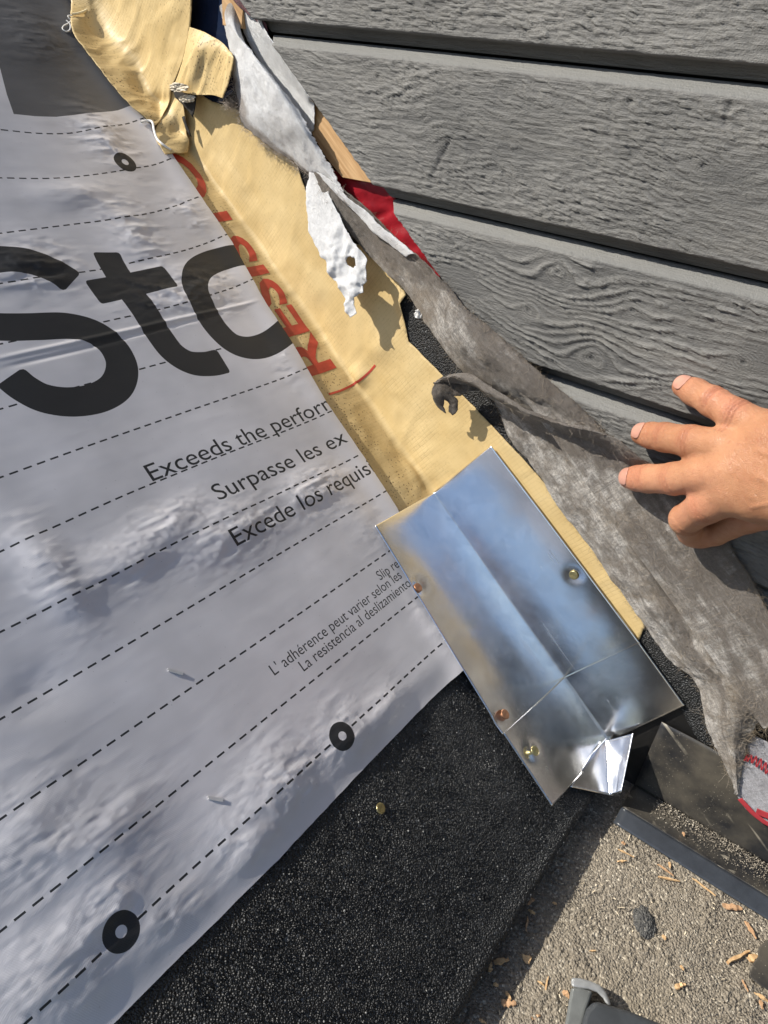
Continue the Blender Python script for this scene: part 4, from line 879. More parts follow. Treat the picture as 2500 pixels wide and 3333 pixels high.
# ------------------------------------------------------------------ galvanised step flashing
NAILS = [(1360, 1913, 'roof', RUST, 'rusty nail head on the upper left edge of the galvanised flashing', 8), (1867, 1872, 'wall', BRASS, 'brassy nail head on the wall leg of the galvanised flashing', 8), (1637, 2327, 'roof', RUST, 'rusty nail head near the overlap seam on the roof leg of the flashing', 8.4), (1733, 2446, 'roof', BRASS, 'brassy nail head on the lower flashing piece near its pointed corner', 8.4), (1239, 2631, 'mat', BRASS, 'brassy nail head alone in the black granulated sheet', 7.6)]
def flash_h(u, y, base):
    h = base + .0009 * fbm(u * 10, y * 7, 2, 77) + .00015 * fbm(u * 40, y * 30, 2, 78)
    for px, py, w, *_ in NAILS[:4]:
        c = np.array([roof(px, py, .006)[0], roof(px, py, .006)[1]]) if w == 'roof' else np.array([wall(px, py, .006)[2], wall(px, py, .006)[1]])
        r = np.hypot(u - c[0], y - c[1]); h = h - .0016 * np.exp(-(r / .008) ** 2) * smooth(.02, .0, r) 
    return h
def flashing(name, L0, Lr, y_of, base, label, n=150, m=110, tight=.003, wt=1., wb=1., rt_=1., rb=1.):
    """leg outlines: y_of(u) -> (ytop, ybot); u from -Lr (roof) to +L0 (wall)"""
    us = np.unique(np.concatenate([np.linspace(-Lr, L0, m), np.linspace(-.005, .005, 31)])); m = len(us); G = np.zeros((n, m, 3))
    for j, u in enumerate(us):
        yt, yb = y_of(u); y = np.linspace(yt, yb, n); h = flash_h(u, y, base)
        rc = tight; a = np.clip((u + rc) / (2 * rc), 0, 1) * math.pi / 2
        tt_ = np.linspace(0, 1, n); wu = u * ((wt + (wb - wt) * tt_) if u < 0 else (rt_ + (rb - rt_) * tt_))
        if u < -rc: x, z = wu, 0.0
        elif u > rc: x, z = 0.0, wu
        else: x, z = -rc + rc * math.sin(a), rc - rc * math.cos(a)
        nx, nz = -math.sin(a), math.cos(a)
        # springy legs bow away from roof and wall near the bend
        prof = smooth(-.05, .3, np.linspace(0, 1, n)) if n > 100 else 1 - .7 * smooth(.35, 1, np.linspace(0, 1, n)); bow = .0008 * np.exp(-((abs(u) - .022) / .018) ** 2) * prof * (u < 0)
        if u < 0: tq = np.clip((-u - .038) / (Lr - .038), 0, 1); bow = bow + .0024 * (1 - tq ** 1.6) * prof * smooth(0, .045, -u)
        hh = h + bow
        G[:, j] = np.stack([x + nx * hh, y, z + nz * hh], 1)
    rib = np.exp(-(us / .0007) ** 2) * .0011; G[..., 0] -= rib; G[..., 2] += rib
    o = newmesh(name, G.reshape(-1, 3), gridfaces(n, m), GALV, thick=.0006)
    tag(o, label, 'flashing'); return o, G
J = lambda px, py: (roof(px, py)[1] + wall(px, py)[1]) / 2
bA = .0055
LL = -roof(1215, 1715, bA)[0] * .98; yLt = roof(1215, 1715, bA)[1]; yCt = roof(1410, 1605, bA)[1]; LR = wall(1600, 1450, bA)[2]; yRt = wall(1600, 1450, bA)[1]
yLs = roof(1635, 2391, bA)[1]; yCs = J(1827, 2206); yRs = wall(2084, 2091, bA)[1]
lsp = lambda u, l, c, r, a, b: c + (l - c) * (-u / a) if u < 0 else c + (r - c) * (u / b)
Lx0 = -roof(1635, 2391, bA)[0]; Lxt = -roof(1796, 2627, bA)[0]; Rzt = wall(2232, 2297, bA)[2]
LW = (LL + Lx0) / 2; RW = (LR + wall(2084, 2091, bA)[2]) / 2
print('flash', LL, Lx0, Lxt, LR, Rzt, yLt, yCt, yRt, yLs, yCs, yRs)
f1, _ = flashing('step_flashing', RW, LW, lambda u: (lsp(u, yLt, yCt, yRt, LW, RW), lsp(u, yLs, yCs, yRs, LW, RW)), bA + .0012, 'long upper galvanised step flashing bent into the roof and wall corner', wt=LL / LW, wb=Lx0 / LW, rt_=LR / RW, rb=(2 * RW - LR) / RW)
yLb = roof(1796, 2627, bA)[1]; yCb = J(1975, 2413); yRb = wall(2232, 2297, bA)[1]
LW2, RW2 = Lxt * .985, Rzt * .985
def y2(u):
    top = lsp(u, yLs, yCs, yRs, LW2, RW2) + .03
    b = lsp(u, yLb, yCb, yRb, LW2, RW2)
    return top, b
f2, _ = flashing('step_flashing', RW2, LW2, y2, bA - .0005, 'short lower galvanised flashing piece showing below the overlap seam', wt=Lx0 * .965 / LW2, wb=1.0, rt_=(2 * RW - LR) * .985 / RW2, n=80)
# end piece dropping over the eave
def kick():
    P0 = roof(1975, 2411, .009); P1 = roof(1986, 2589, .006); A = roof(1925, 2466, .006); B = roof(1856, 2561, .004)
    Aw = wall(2062, 2387, .012); n1 = np.cross(P1 - P0, Aw - P0); n1 /= np.linalg.norm(n1); Cw = plane(2022, 2579, P0, n1)
    e = empty('end_flashing', 'small folded galvanised end piece dropping over the eave onto the lower roof', 'flashing')
    def quad(nm, a, b, c, d, bulge):
        n = 24; u, v = np.meshgrid(np.linspace(0, 1, n), np.linspace(0, 1, n), indexing='ij'); G = (a * (1 - u[..., None]) * (1 - v[..., None]) + b * u[..., None] * (1 - v[..., None]) + c * u[..., None] * v[..., None] + d * (1 - u[..., None]) * v[..., None])
        N = normals_grid(G); N *= np.sign((N * (CAM - G)).sum(-1, keepdims=True)); G = G + N * (bulge * np.sin(math.pi * u) * np.sin(math.pi * v) + .0002 * fbm(u * 4, v * 4, 2, 4))[..., None]
        return newmesh(nm, G.reshape(-1, 3), gridfaces(n, n), GALV, e, thick=.0007, edge_off=0)
    P0b = P0 + (Aw - P0) * .12; P1b = P1 + (Cw - P1) * .2
    up_ = (P0 - P1) * .06; quad('roof_leg', A + up_, B, P1, P0 + up_, .0012) 
    quad('wall_leg', P0, P1, Cw, Aw, -.0008)
    # raised lock seam down the fold
    V = []; n = 30; d = (P1 - P0); dn = d / np.linalg.norm(d); sd = np.cross(dn, AZ * 0 + (CAM - P0) / np.linalg.norm(CAM - P0)); tow = np.cross(sd, dn)
    for i in range(n):
        p = P0 + d * i / (n - 1)
        for q in range(9):
            s = (q - 4) / 4; V.append(p + sd * s * .0032 + tow * (.0012 * (1 - s * s) + .0006 * math.cos(s * 9)))
    newmesh('seam', V, gridfaces(n, 9), GALV, e, thick=.0004, edge_off=0)
kick()
# nails
def disc(name, c, n, r, mat, label, group=None, th=.0008):
    n = np.array(n, float); n /= np.linalg.norm(n); a = np.cross(n, [.3, .9, .1]); a /= np.linalg.norm(a); b = np.cross(n, a); K = 28
    V = []; prof = [(1.0, -.0008), (1.02, 0), (1.0, .45), (.9, .9), (.78, .8), (.4, .75), (.0, .72)]
    for rr, hh in prof:
        for i in range(K): V.append(r * rr * (a * math.cos(2 * math.pi * i / K) + b * math.sin(2 * math.pi * i / K)) * (1 if rr else 0) + n * th * hh)
    Fc = gridfaces(len(prof), K); Fw = [(i * K + K - 1, (i + 1) * K + K - 1, (i + 1) * K, i * K) for i in range(len(prof) - 1)]
    Fa = [tuple(f) for f in Fc] + Fw
    s = len(V)
    for i in range(8): V.append(.0016 * (a * math.cos(i * .785) + b * math.sin(i * .785)) - n * .0)
    for i in range(8): V.append(.0014 * (a * math.cos(i * .785) + b * math.sin(i * .785)) - n * .02)
    Fa += [(s + i, s + (i + 1) % 8, s + 8 + (i + 1) % 8, s + 8 + i) for i in range(8)]
    o = newmesh(name, np.array(V) + c, Fa, mat, origin=c); o.data.validate(); tag(o, label, 'nail', 'roofing nails'); return o
for px, py, w, mt, lb, d in NAILS:
    if w == 'roof':
        q = roof(px, py, .006); c = np.array([q[0], q[1], float(flash_h(q[0], q[1], bA + .0012)) + (.0042 if py > 2000 else .0018)]); disc('roofing_nail', c, (.05, .08, 1), d / 2000, mt, lb)
    elif w == 'wall':
        q = wall(px, py, .006); c = np.array([-(float(flash_h(q[2], q[1], bA + .0012)) + .0011), q[1], q[2]]); disc('roofing_nail', c, (-1, .06, .05), d / 2000, mt, lb)
    else: disc('roofing_nail', roof(px, py, .0012), (.1, 0, 1), d / 2000, mt, lb)

# ------------------------------------------------------------------ black apron flashing on the lower roof
ap = empty('apron_flashing', 'black metal apron flashing along the wall foot with dirt on its flange', 'flashing')
def strip(nm, A, B, mat, n=60, m=20, d=None, parent=ap, thick=.0007):
    G = np.stack([np.linspace(a, b, m) for a, b in zip(A, B)]); 
    if d is not None:
        N = normals_grid(G); N *= np.sign((N * (CAM - G)).sum(-1, keepdims=True)); u, v = np.meshgrid(np.linspace(0, 1, len(A)), np.linspace(0, 1, m), indexing='ij'); G = G + N * d(u, v)[..., None]
    return newmesh(nm, G.reshape(-1, 3), gridfaces(len(A), m), mat, parent, thick=thick, edge_off=0)
sA = AP @ HV; tt = np.linspace(.022, -.36, 60)
fl_lo = float(low(1990, 2660)[0]); 
# flange edge line from the photo: hem strip between (1990,2590)-(1960,2655) and on to the right
e1 = low(1995, 2596, .007); e2 = low(2500, 2935, .007)
xe = (e1[0] + e2[0]) / 2; print('apron', e1, e2, AP, xe)
flange_a = [lowxy(-.003, t, .0035) for t in tt]; flange_b = [lowxy(xe, t + (xe) * -.35 * 0, .0075) for t in tt]
def cutstart(x): return .022
strip('wall_leg', [lowxy(-.0035, t, .003) for t in tt], [lowxy(-.0045, t + .0, .003) + GV * (.085 + .0) - HV * 0 for t in tt], APR, d=lambda u, v: .0012 * fbm(u * 6, v * 3, 2, 3))
strip('flange', flange_a, flange_b, APR, d=lambda u, v: -.0018 * np.sin(math.pi * v) + .0005 * fbm(u * 9, v * 3, 2, 6))
hx = low(1968, 2650, .004)[0]; 
strip('hem', flange_b, [lowxy(xe - .0155, t, .0015) for t in tt], simple('black_scuffed_hem', (.035, .04, .048), .3, 40, .25, 200, .0003), m=8)
# grit lying along the apron corner
rg = np.random.default_rng(12); n = 3600; t = rg.uniform(-.34, .0, n); dd = np.abs(rg.normal(0, .010, n)); pts = np.array([lowxy(0, 0, .0048)]) + np.outer(-.004 - dd, [1, 0, 0]) + np.outer(t, HV)
tag(grains('corner_grit', pts, (.0003, .0010), GRS, None, 16), 'dark grit collected in the corner of the black apron', 'grit', kind='stuff')
n = 1400; t = rg.uniform(-.34, .0, n); pts = np.array([lowxy(0, 0, .0062)]) + np.outer(xe * rg.uniform(.1, .95, n), [1, 0, 0]) + np.outer(t, HV)
tag(grains('flange_grit', pts, (.0002, .0006), GRS, None, 17), 'fine grit sprinkled over the apron flange', 'grit', kind='stuff')

# printed wrap paper at the right edge
PP = [(2441, 2388), (2520, 2425), (2620, 2470), (2640, 2740), (2520, 2700), (2460, 2662), (2425, 2632), (2400, 2592), (2403, 2538), (2420, 2460)]
pp = sheet_wall('printed_wrap_scrap', PP, .012, PAPER, step=.003, jit=.0004, hfun=lambda y, z: .012 + .0008 * fbm(y * 60, z * 60, 2, 3)); tag(pp, 'pale grey printed wrap scrap with red zigzag print at the right edge', 'house wrap')
def wall_ribbon(name, pts, off, wd, mat, parent):
    c = np.array([wall(*p, off)[1:] for p in pts]); V, Fc = ribbon(c, wd, n=len(pts) * 8, rnd=.01) if len(pts) > 2 else (None, None)
    return newmesh(name, np.column_stack([-(off + 0 * V[:, 0]) , V]), Fc, mat, parent, thick=.0001, edge_off=0)
zz = [(2422, 2478), (2434, 2455), (2432, 2478), (2446, 2458), (2447, 2484), (2462, 2462), (2462, 2496), (2478, 2470), (2478, 2506), (2494, 2482), (2492, 2518), (2512, 2490)]
seg = []
for a, b in zip(zz[:-1], zz[1:]): seg += [a, ((a[0] + b[0]) / 2, (a[1] + b[1]) / 2)]
RED2 = simple('crimson_print', (.34, .03, .04), .5, 60, .2)
wall_ribbon('printed_zigzag', seg + [zz[-1]], .0138, .0011, RED2, pp)
wall_ribbon('printed_border', [(2408, 2600), (2428, 2622), (2450, 2646), (2478, 2668), (2500, 2682), (2560, 2705)], .0138, .0045, RED2, pp)
wall_ribbon('printed_block', [(2462, 2640), (2480, 2648), (2500, 2656), (2540, 2672)], .0137, .0065, RED2, pp)

# ------------------------------------------------------------------ hand
def cam3(px, py, off):   # wall stand-off in mm -> camera-frame mm
    p = wall(px, py, off / 1000); return (R.T @ (p - CAM)) * 1000
J3 = {}
fing = {
 'A': [(2224, 1258, 37, 6.6), (2262, 1276, 42, 8.0), (2322, 1308, 50, 8.7), (2395, 1352, 58, 9.3), (2500, 1405, 64, 10.5)],
 'B': [(2090, 1413, 40, 7.0), (2120, 1417, 43, 8.1), (2165, 1423, 48, 8.9), (2250, 1437, 60, 9.6), (2350, 1452, 68, 10), (2440, 1475, 72, 11.5)],
 'C': [(2050, 1556, 43, 7.2), (2076, 1557, 46, 8.2), (2110, 1558, 50, 9.0), (2195, 1558, 62, 9.8), (2290, 1545, 72, 10.4), (2380, 1535, 78, 12.0)],
 'D': [(2262, 1748, 42, 7.2), (2250, 1735, 46, 8.0), (2232, 1690, 60, 9.6), (2300, 1645, 72, 10.6), (2400, 1600, 80, 12.5)],
 'T': [(2288, 1752, 36, 6.6), (2330, 1735, 42, 7.6), (2430, 1680, 58, 10), (2560, 1640, 72, 13)],
}
wr_ = (2760, 1535, 92)
def sdf_all():
    prims = []
    for k, ch in fing.items():
        P = [cam3(*c[:3]) for c in ch]; r = [c[3] for c in ch]; J3[k] = (P, r)
        for i in range(len(P) - 1): prims.append((k, P[i], P[i + 1], r[i] * 1.07, r[i + 1] * 1.06))
    wr3 = cam3(*wr_)
    for k, rr2, dy in (('A', 13, -24), ('B', 14.5, -10), ('C', 14.5, 6), ('D', 13, 20), ('T', 14, 24)):
        prims.append(('P', J3[k][0][-1], wr3 + np.array([-5, dy, 4]), J3[k][1][-1] + .6, rr2))
    prims.append(('P', cam3(2500, 1440, 72), cam3(2560, 1640, 80), 12, 12)); prims.append(('P', cam3(2430, 1510, 74), cam3(2460, 1630, 80), 11, 11.5)); prims.append(('P', cam3(2480, 1560, 72), cam3(2700, 1560, 82), 15, 17))
    arm = cam3(3700, 1560, 120)
    prims.append(('P', wr3 + np.array([0, -13, 2]), arm + np.array([0, -18, 0]), 17, 30)); prims.append(('P', wr3 + np.array([0, 14, 4]), arm + np.array([0, 16, 0]), 17, 30))
    return prims
PR = sdf_all()
def smin(a, b, k):
    h = np.clip(.5 + .5 * (b - a) / k, 0, 1); return b * (1 - h) + a * h - k * h * (1 - h)
def sdf(Pt):
    groups = {}
    for (k, a, b, r1, r2) in PR:
        ab = b - a; t = np.clip(((Pt - a) @ ab) / (ab @ ab), 0, 1).astype(np.float32)
        d = np.sqrt(((Pt - a - t[..., None] * ab.astype(np.float32)) ** 2).sum(-1)) - (r1 + (r2 - r1) * t)
        groups[k] = d if k not in groups else smin(groups[k], d, 3.0 if k != 'P' else 10.0)
    out = groups['P']
    for k in 'ABCDT': out = smin(out, groups[k], 4.5)
    return out
def surfnets(lo, hi, h):
    ax = [np.arange(lo[i], hi[i], h, dtype=np.float32) for i in range(3)]
    D = np.empty([len(a) for a in ax], np.float32)
    for i in range(0, len(ax[0]), 24):
        g = np.stack(np.meshgrid(ax[0][i:i + 24], ax[1], ax[2], indexing='ij'), -1); D[i:i + 24] = sdf(g)
    s = D < 0; nx, ny, nz = D.shape; cs = np.zeros((nx - 1, ny - 1, nz - 1), np.int8)
    for a in (0, 1):
        for b in (0, 1):
            for c in (0, 1): cs += s[a:nx - 1 + a, b:ny - 1 + b, c:nz - 1 + c]
    act = (cs > 0) & (cs < 8); idx = np.full(act.shape, -1, np.int64); I = np.argwhere(act); idx[act] = np.arange(len(I))
    acc = np.zeros((len(I), 3)); cnt = np.zeros(len(I))
    co = [(a, b, c) for a in (0, 1) for b in (0, 1) for c in (0, 1)]
    for p in co:
        for d in range(3):
            if p[d] == 0:
                q = list(p); q[d] = 1; A = D[I[:, 0] + p[0], I[:, 1] + p[1], I[:, 2] + p[2]]; B = D[I[:, 0] + q[0], I[:, 1] + q[1], I[:, 2] + q[2]]
                m = (A < 0) != (B < 0); t = np.where(m, A / np.where(m, A - B, 1), 0); v = np.repeat(np.array([p], float), len(I), 0); v[:, d] += t; acc[m] += v[m]; cnt += m
    V = (I + acc / cnt[:, None]) * h + np.array(lo); Fs = []
    for d in range(3):
        o1, o2 = [(1, 2), (2, 0), (0, 1)][d]; sl = [slice(1, -1)] * 3; sl[d] = slice(0, -1)
        sh = [slice(1, -1)] * 3; sh[d] = slice(1, None); a = s[tuple(sl)]; b = s[tuple(sh)]; E = np.argwhere(a != b)
        fl = a[tuple(E.T)]; E = E.copy(); 
        for k in range(3):
            if k != d: E[:, k] += 1
        def g(x, y):
            q = E.copy(); q[:, o1] -= x; q[:, o2] -= y; return idx[tuple(q.T)]
        Q = np.stack([g(0, 0), g(1, 0), g(1, 1), g(0, 1)], 1); Q[~fl] = Q[~fl][:, ::-1]; Fs.append(Q)
    return V, np.vstack(Fs)
def mk_hand():
    wr3 = cam3(*wr_); lo = np.array([J3['C'][0][0][0] - 14, J3['A'][0][0][1] - 40, 380]); hi = np.array([wr3[0] + 150, J3['D'][0][0][1] + 40, 640])
    allp = np.array([p for k, a, b, *_ in PR for p in (a, b)]); lo[2] = allp[:, 2][allp[:, 0] < hi[0]].min() - 34; hi[2] = allp[:, 2].max() + 20
    V, Fq = surfnets(lo, hi, .95)
    # relax
    for it in range(2):
        acc = np.zeros_like(V); cnt = np.zeros(len(V))
        for a, b in ((0, 1), (1, 2), (2, 3), (3, 0)):
            np.add.at(acc, Fq[:, a], V[Fq[:, b]]); np.add.at(acc, Fq[:, b], V[Fq[:, a]]); np.add.at(cnt, Fq[:, a], 1); np.add.at(cnt, Fq[:, b], 1)
        V = V * .4 + .6 * acc / cnt[:, None]
    a = V[Fq[:, 0]]; fn = np.cross(V[Fq[:, 1]] - a, V[Fq[:, 2]] - a); N = np.zeros_like(V)
    for k in range(4): np.add.at(N, Fq[:, k], fn)
    N /= np.linalg.norm(N, axis=1, keepdims=True) + 1e-9
    if (N[:, 2] * (V[:, 2] - V[:, 2].mean())).mean() < 0: N = -N; Fq = Fq[:, ::-1]
    dor = np.clip(-N[:, 2] * 1.4, 0, 1); disp = np.zeros(len(V)); red = np.zeros(len(V)); crs = np.zeros(len(V))
    for k, jj in (('A', (2, 3)), ('B', (2, 3)), ('C', (2, 3)), ('D', (2, 3))):
        P, r = J3[k]
        for ji, j in enumerate(jj):
            ax = P[min(j + 1, len(P) - 1)] - P[j - 1]; ax /= np.linalg.norm(ax); s = (V - P[j]) @ ax; rad = np.linalg.norm(V - P[j] - s[:, None] * ax, axis=1); near = (rad < r[j] * 1.7) & (np.abs(s) < 12)
            wob = 1.2 * fbm(V[:, 1] * .35, V[:, 0] * .05, 2, j + 3)
            q = sum(np.exp(-((s - o + wob) / .95) ** 2) for o in ((-3.6, -1.2, 1.4, 3.8) if ji else (-1.6, .6, 2.4))) * np.exp(-(s / 6) ** 2)
            disp -= near * dor * q * 1.15; disp += near * dor * .5 * np.exp(-(s / 5) ** 2); red += near * .5 * np.exp(-(s / 6) ** 2) * dor; crs = crs + near * dor * q
        s = np.linalg.norm(V - P[0], axis=1); red += .8 * np.exp(-(s / 13) ** 2)
    # knuckles, tendons and veins on the back of the hand
    wr3 = cam3(*wr_)
    for k, amp in (('A', 1.4), ('B', 1.8), ('C', 2.2), ('D', 2.2)):
        K = J3[k][0][-1]; d = wr3 - K; L = np.linalg.norm(d); d /= L; s = (V - K) @ d; rad = np.linalg.norm((V - K - s[:, None] * d)[:, :2], axis=1)
        disp += dor * (amp * np.exp(-((s - 2) / 9) ** 2 - (rad / 8) ** 2) + 1.5 * np.exp(-(rad / 2.6) ** 2) * smooth(4, 16, s) * smooth(L, L * .5, s)); red += .35 * dor * np.exp(-((s - 2) / 9) ** 2 - (rad / 9) ** 2)
    for pts in (((2420, 1560), (2470, 1600), (2520, 1590), (2600, 1610)), ((2400, 1650), (2450, 1640), (2500, 1660), (2600, 1660)), ((2450, 1470), (2500, 1500), (2560, 1490))):
        c = spline(np.array([cam3(a, b, 85)[:2] for a, b in pts]), 40); dm = np.sqrt(((V[:, None, :2] - c[None]) ** 2).sum(2).min(1)) if len(V) < 200000 else 99
        disp += dor * 1.0 * np.exp(-(dm / 1.6) ** 2)
    disp += .12 * fbm(V[:, 0] * .5, V[:, 1] * .5, 3, 5)
    V = V + N * disp[:, None]
    Wd = (V / 1000) @ R.T + CAM
    root = empty('person', 'bare tanned hand with spread fingers pinching the grey felt against the siding', 'person', loc=tuple(wall(2400, 1550, .06)))
    org = wall(2400, 1550, .06)
    o = newmesh('hand', Wd - org, Fq, SKIN, root); at = o.data.attributes.new('red', 'FLOAT', 'POINT'); at.data.foreach_set('value', np.clip(red, 0, 1).astype(np.float32)); at = o.data.attributes.new('crease', 'FLOAT', 'POINT'); at.data.foreach_set('value', np.clip(crs, 0, 1).astype(np.float32))
    def blob(nm, pts, mat, k=12.):
        cs = [(np.array(p, float), r) for p, r in pts]; n, m_ = 40, 28; V_ = []; c0 = np.mean([c for c, r in cs], 0)
        bm = bmesh.new(); 
        me = bpy.data.metaballs.new('mb'); me.resolution = .028; me.threshold = .2
        for c, r in cs:
            e = me.elements.new(); e.co = Vector(tuple(R @ (c / 1) + CAM - org)); e.radius = r
        mo = bpy.data.objects.new('mb', me); COL.objects.link(mo); dg = bpy.context.evaluated_depsgraph_get(); q = bpy.data.meshes.new_from_object(mo.evaluated_get(dg)); bpy.data.objects.remove(mo); bpy.data.metaballs.remove(me); bm.free()
        q.name = nm; q.materials.clear(); q.materials.append(mat); q.polygons.foreach_set('use_smooth', [True] * len(q.polygons)); oo = bpy.data.objects.new(nm, q); COL.objects.link(oo); oo.parent = root
    blob('reflected_torso', [((.40, .18, -.50), .24), ((.41, .33, -.50), .26), ((.43, .50, -.50), .27), ((.28, .18, -.50), .17), ((.50, .14, -.44), .18), ((.46, .14, -.25), .11), ((.48, .12, -.12), .095), ((.22, .58, -.40), .22)], simple('reflected_dark_shirt', (.02, .022, .03), .85))  # unseen torso behind the camera, added only to be reflected in the metal
    blob('head', [((.36, -.12, -.50), .17), ((.36, -.05, -.48), .13), ((.37, .04, -.50), .13)], SKIN)  # unseen head, added with the torso for the flashing's reflections
    # nails
    for k, dz in (('A', (-.62, -.55, -.56)), ('B', (-.10, -.10, -1)), ('C', (-.12, -.05, -1))):
        P, r = J3[k]; t0 = P[0]; t1 = P[2]; ax = t0 - t1; ax /= np.linalg.norm(ax); dn = np.array(dz, float); dn -= ax * (dn @ ax); dn /= np.linalg.norm(dn); cr = np.cross(ax, dn)
        n = 22; G = np.zeros((n, n, 3)); rr = r[0] * 1.02
        for i, u in enumerate(np.linspace(-1, 1, n)):
            for j, v in enumerate(np.linspace(-1, 1, n)):
                uu = u * math.sqrt(1 - .5 * v * v); vv = v * math.sqrt(1 - .42 * u * u); th = vv * .85
                base = t0 - ax * .6 + ax * uu * 5.2 - ax * .8; rad = rr * (1.05 + .24 * (1 - uu) / 2) ; drop = .9 * max(0, uu) ** 3
                G[i, j] = base + (cr * math.sin(th) * .98 + dn * (math.cos(th))) * rad - dn * drop + dn * .18
        nl = newmesh('fingernail', (G.reshape(-1, 3) / 1000) @ R.T + CAM - org, gridfaces(n, n), NAILM, root, thick=.0002, edge_off=0)
def m_skin():
    b = NB('tanned_skin'); r = b.attr('red'); big = b.noise(28, 4, .6); mid = b.noise(140, 4, .6)
    c = b.mix(b.ramp(big, [(.3, 0), (.7, 1)]), (.39, .175, .088), (.54, .28, .152)); c = b.mix(b.math('MULTIPLY', r, .55), c, (.47, .145, .085))
    c = b.mix(b.ramp(mid, [(.55, 0), (.72, .25)]), c, (.42, .19, .10))
    c = b.mix(b.math('MULTIPLY', b.ramp(b.noise(40, 4, .6), [(.60, 0), (.70, .3)]), b.ramp(b.noise(500), [(.4, 0), (.6, 1)])), c, (.16, .09, .06))
    c = b.mix(b.math('MULTIPLY', b.attr('crease'), .55), c, (.24, .075, .04)); c = b.mix(b.ramp(b.noise(330, 3, .7), [(.56, 0), (.7, .35)]), c, (.36, .12, .07)); c = b.mix(b.ramp(b.noise(17, 2, .5), [(.5, 0), (.7, .4)]), c, (.52, .19, .12))  # creases: shading put into the colour along with redder skin pigment
    f = b.vor(900, feature='DISTANCE_TO_EDGE'); st = b.noise(600, 3, .6, b.map((.4, .3, 0), (1, .3, 1)))
    h = b.math('ADD', b.math('MULTIPLY', b.ramp(f, [(0, 0), (.12, 1)]), .35), st)
    return b.out(c, b.ramp(mid, [(.3, .40), (.7, .56)]), b.bump(h, .0007, .8), 0, .42, Subsurface_Weight=.12, Subsurface_Radius=(.006, .0022, .0011), Subsurface_Scale=.6)
SKIN = m_skin(); NAILM = simple('fingernail', (.50, .255, .19), .3, 120, .12, 300, .0002)
mk_hand()

# ------------------------------------------------------------------ small things
def tube(name, pts, r, mat, label=None, cat=None, parent=None, K=8, closed=False):
    c = spline(np.array(pts), max(16, len(pts) * 8)); t = np.gradient(c, axis=0); t /= np.linalg.norm(t, axis=1, keepdims=True) + 1e-9; a = np.cross(t, [.2, .3, .93]); a /= np.linalg.norm(a, axis=1, keepdims=True); b = np.cross(t, a)
    V = np.stack([c + r * (a * math.cos(q * 2 * math.pi / K) + b * math.sin(q * 2 * math.pi / K)) for q in range(K)], 1); n = len(c); i = np.arange(n * K).reshape(n, K); i2 = np.roll(i, -1, 1)
    Fc = np.stack([i[:-1], i2[:-1], i2[1:], i[1:]], -1).reshape(-1, 4); org = c[0]
    o = newmesh(name, V.reshape(-1, 3), Fc, mat, parent, origin=None if parent else org); return tag(o, label, cat) if label else o
tube('white_string', [roof(*p) for p in ((318, -30, .014), (308, 5, .013), (290, 28, .012), (262, 42, .012), (234, 47, .010))], .0012, simple('cream_cord', (.72, .62, .40), .6), 'cream coloured cord running across the upper tan sheet corner', 'cord')
tube('white_thread', [roof(*p) for p in ((234, 50, .010), (222, 52, .009), (228, 62, .008), (238, 58, .009), (226, 74, .008), (208, 84, .007), (204, 94, .006), (216, 103, .006), (228, 96, .007), (228, 78, .008), (216, 66, .008))], .0006, WHITE, 'knotted white thread hanging at the tan sheet edge near the top left', 'thread')
tube('white_thread', [roof(*p) for p in ((460, 398, .007), (480, 393, .008), (496, 398, .010), (502, 425, .009), (512, 452, .008), (530, 470, .009), (556, 488, .008))], .0011, WHITE, 'white strip of thread below the torn tan corner', 'thread')
tag(crumple('foam_crumb', 1362, 1023, 30, 34, .014, FOAM, 5, wall, .004), 'white foam crumb on the black membrane under the grey felt', 'foam')
def sliver(name, c, d, L, w, th, mat, label, cat='wood chip', group=None, nrm=GV, seed=0):
    rg = np.random.default_rng(seed); d = np.array(d, float); d -= nrm * (d @ nrm); d /= np.linalg.norm(d); s = np.cross(nrm, d); n = 7; V = []
    for i in range(n):
        t = i / (n - 1); ww = w / 2 * (.55 + .6 * math.sin(math.pi * min(1, t + .12))) * (1 + .25 * rg.normal()); z = th * (.6 + .3 * rg.normal()) + .0006 * math.sin(t * 3); off = s * .08 * w * rg.normal()
        for a, b in ((-1, 0), (1, 0), (1, 1), (-1, 1)): V.append(d * L * (t - .5) + s * a * ww * (1 - .2 * b) + off + nrm * (z * b + .0002 + .0005 * t))
    Fc = [(0, 1, 2, 3), ((n - 1) * 4 + 3, (n - 1) * 4 + 2, (n - 1) * 4 + 1, (n - 1) * 4)] + [(i * 4 + k, i * 4 + (k + 1) % 4, (i + 1) * 4 + (k + 1) % 4, (i + 1) * 4 + k) for i in range(n - 1) for k in range(4)]
    o = newmesh(name, np.array(V) + c, Fc, mat, shade=False, origin=c); o.data.flip_normals(); return tag(o, label, cat, group)
def c4(a, b): return 1400 + a * .663, 2700 + b * .663
GP = 'wood chips scattered on the lower roof'
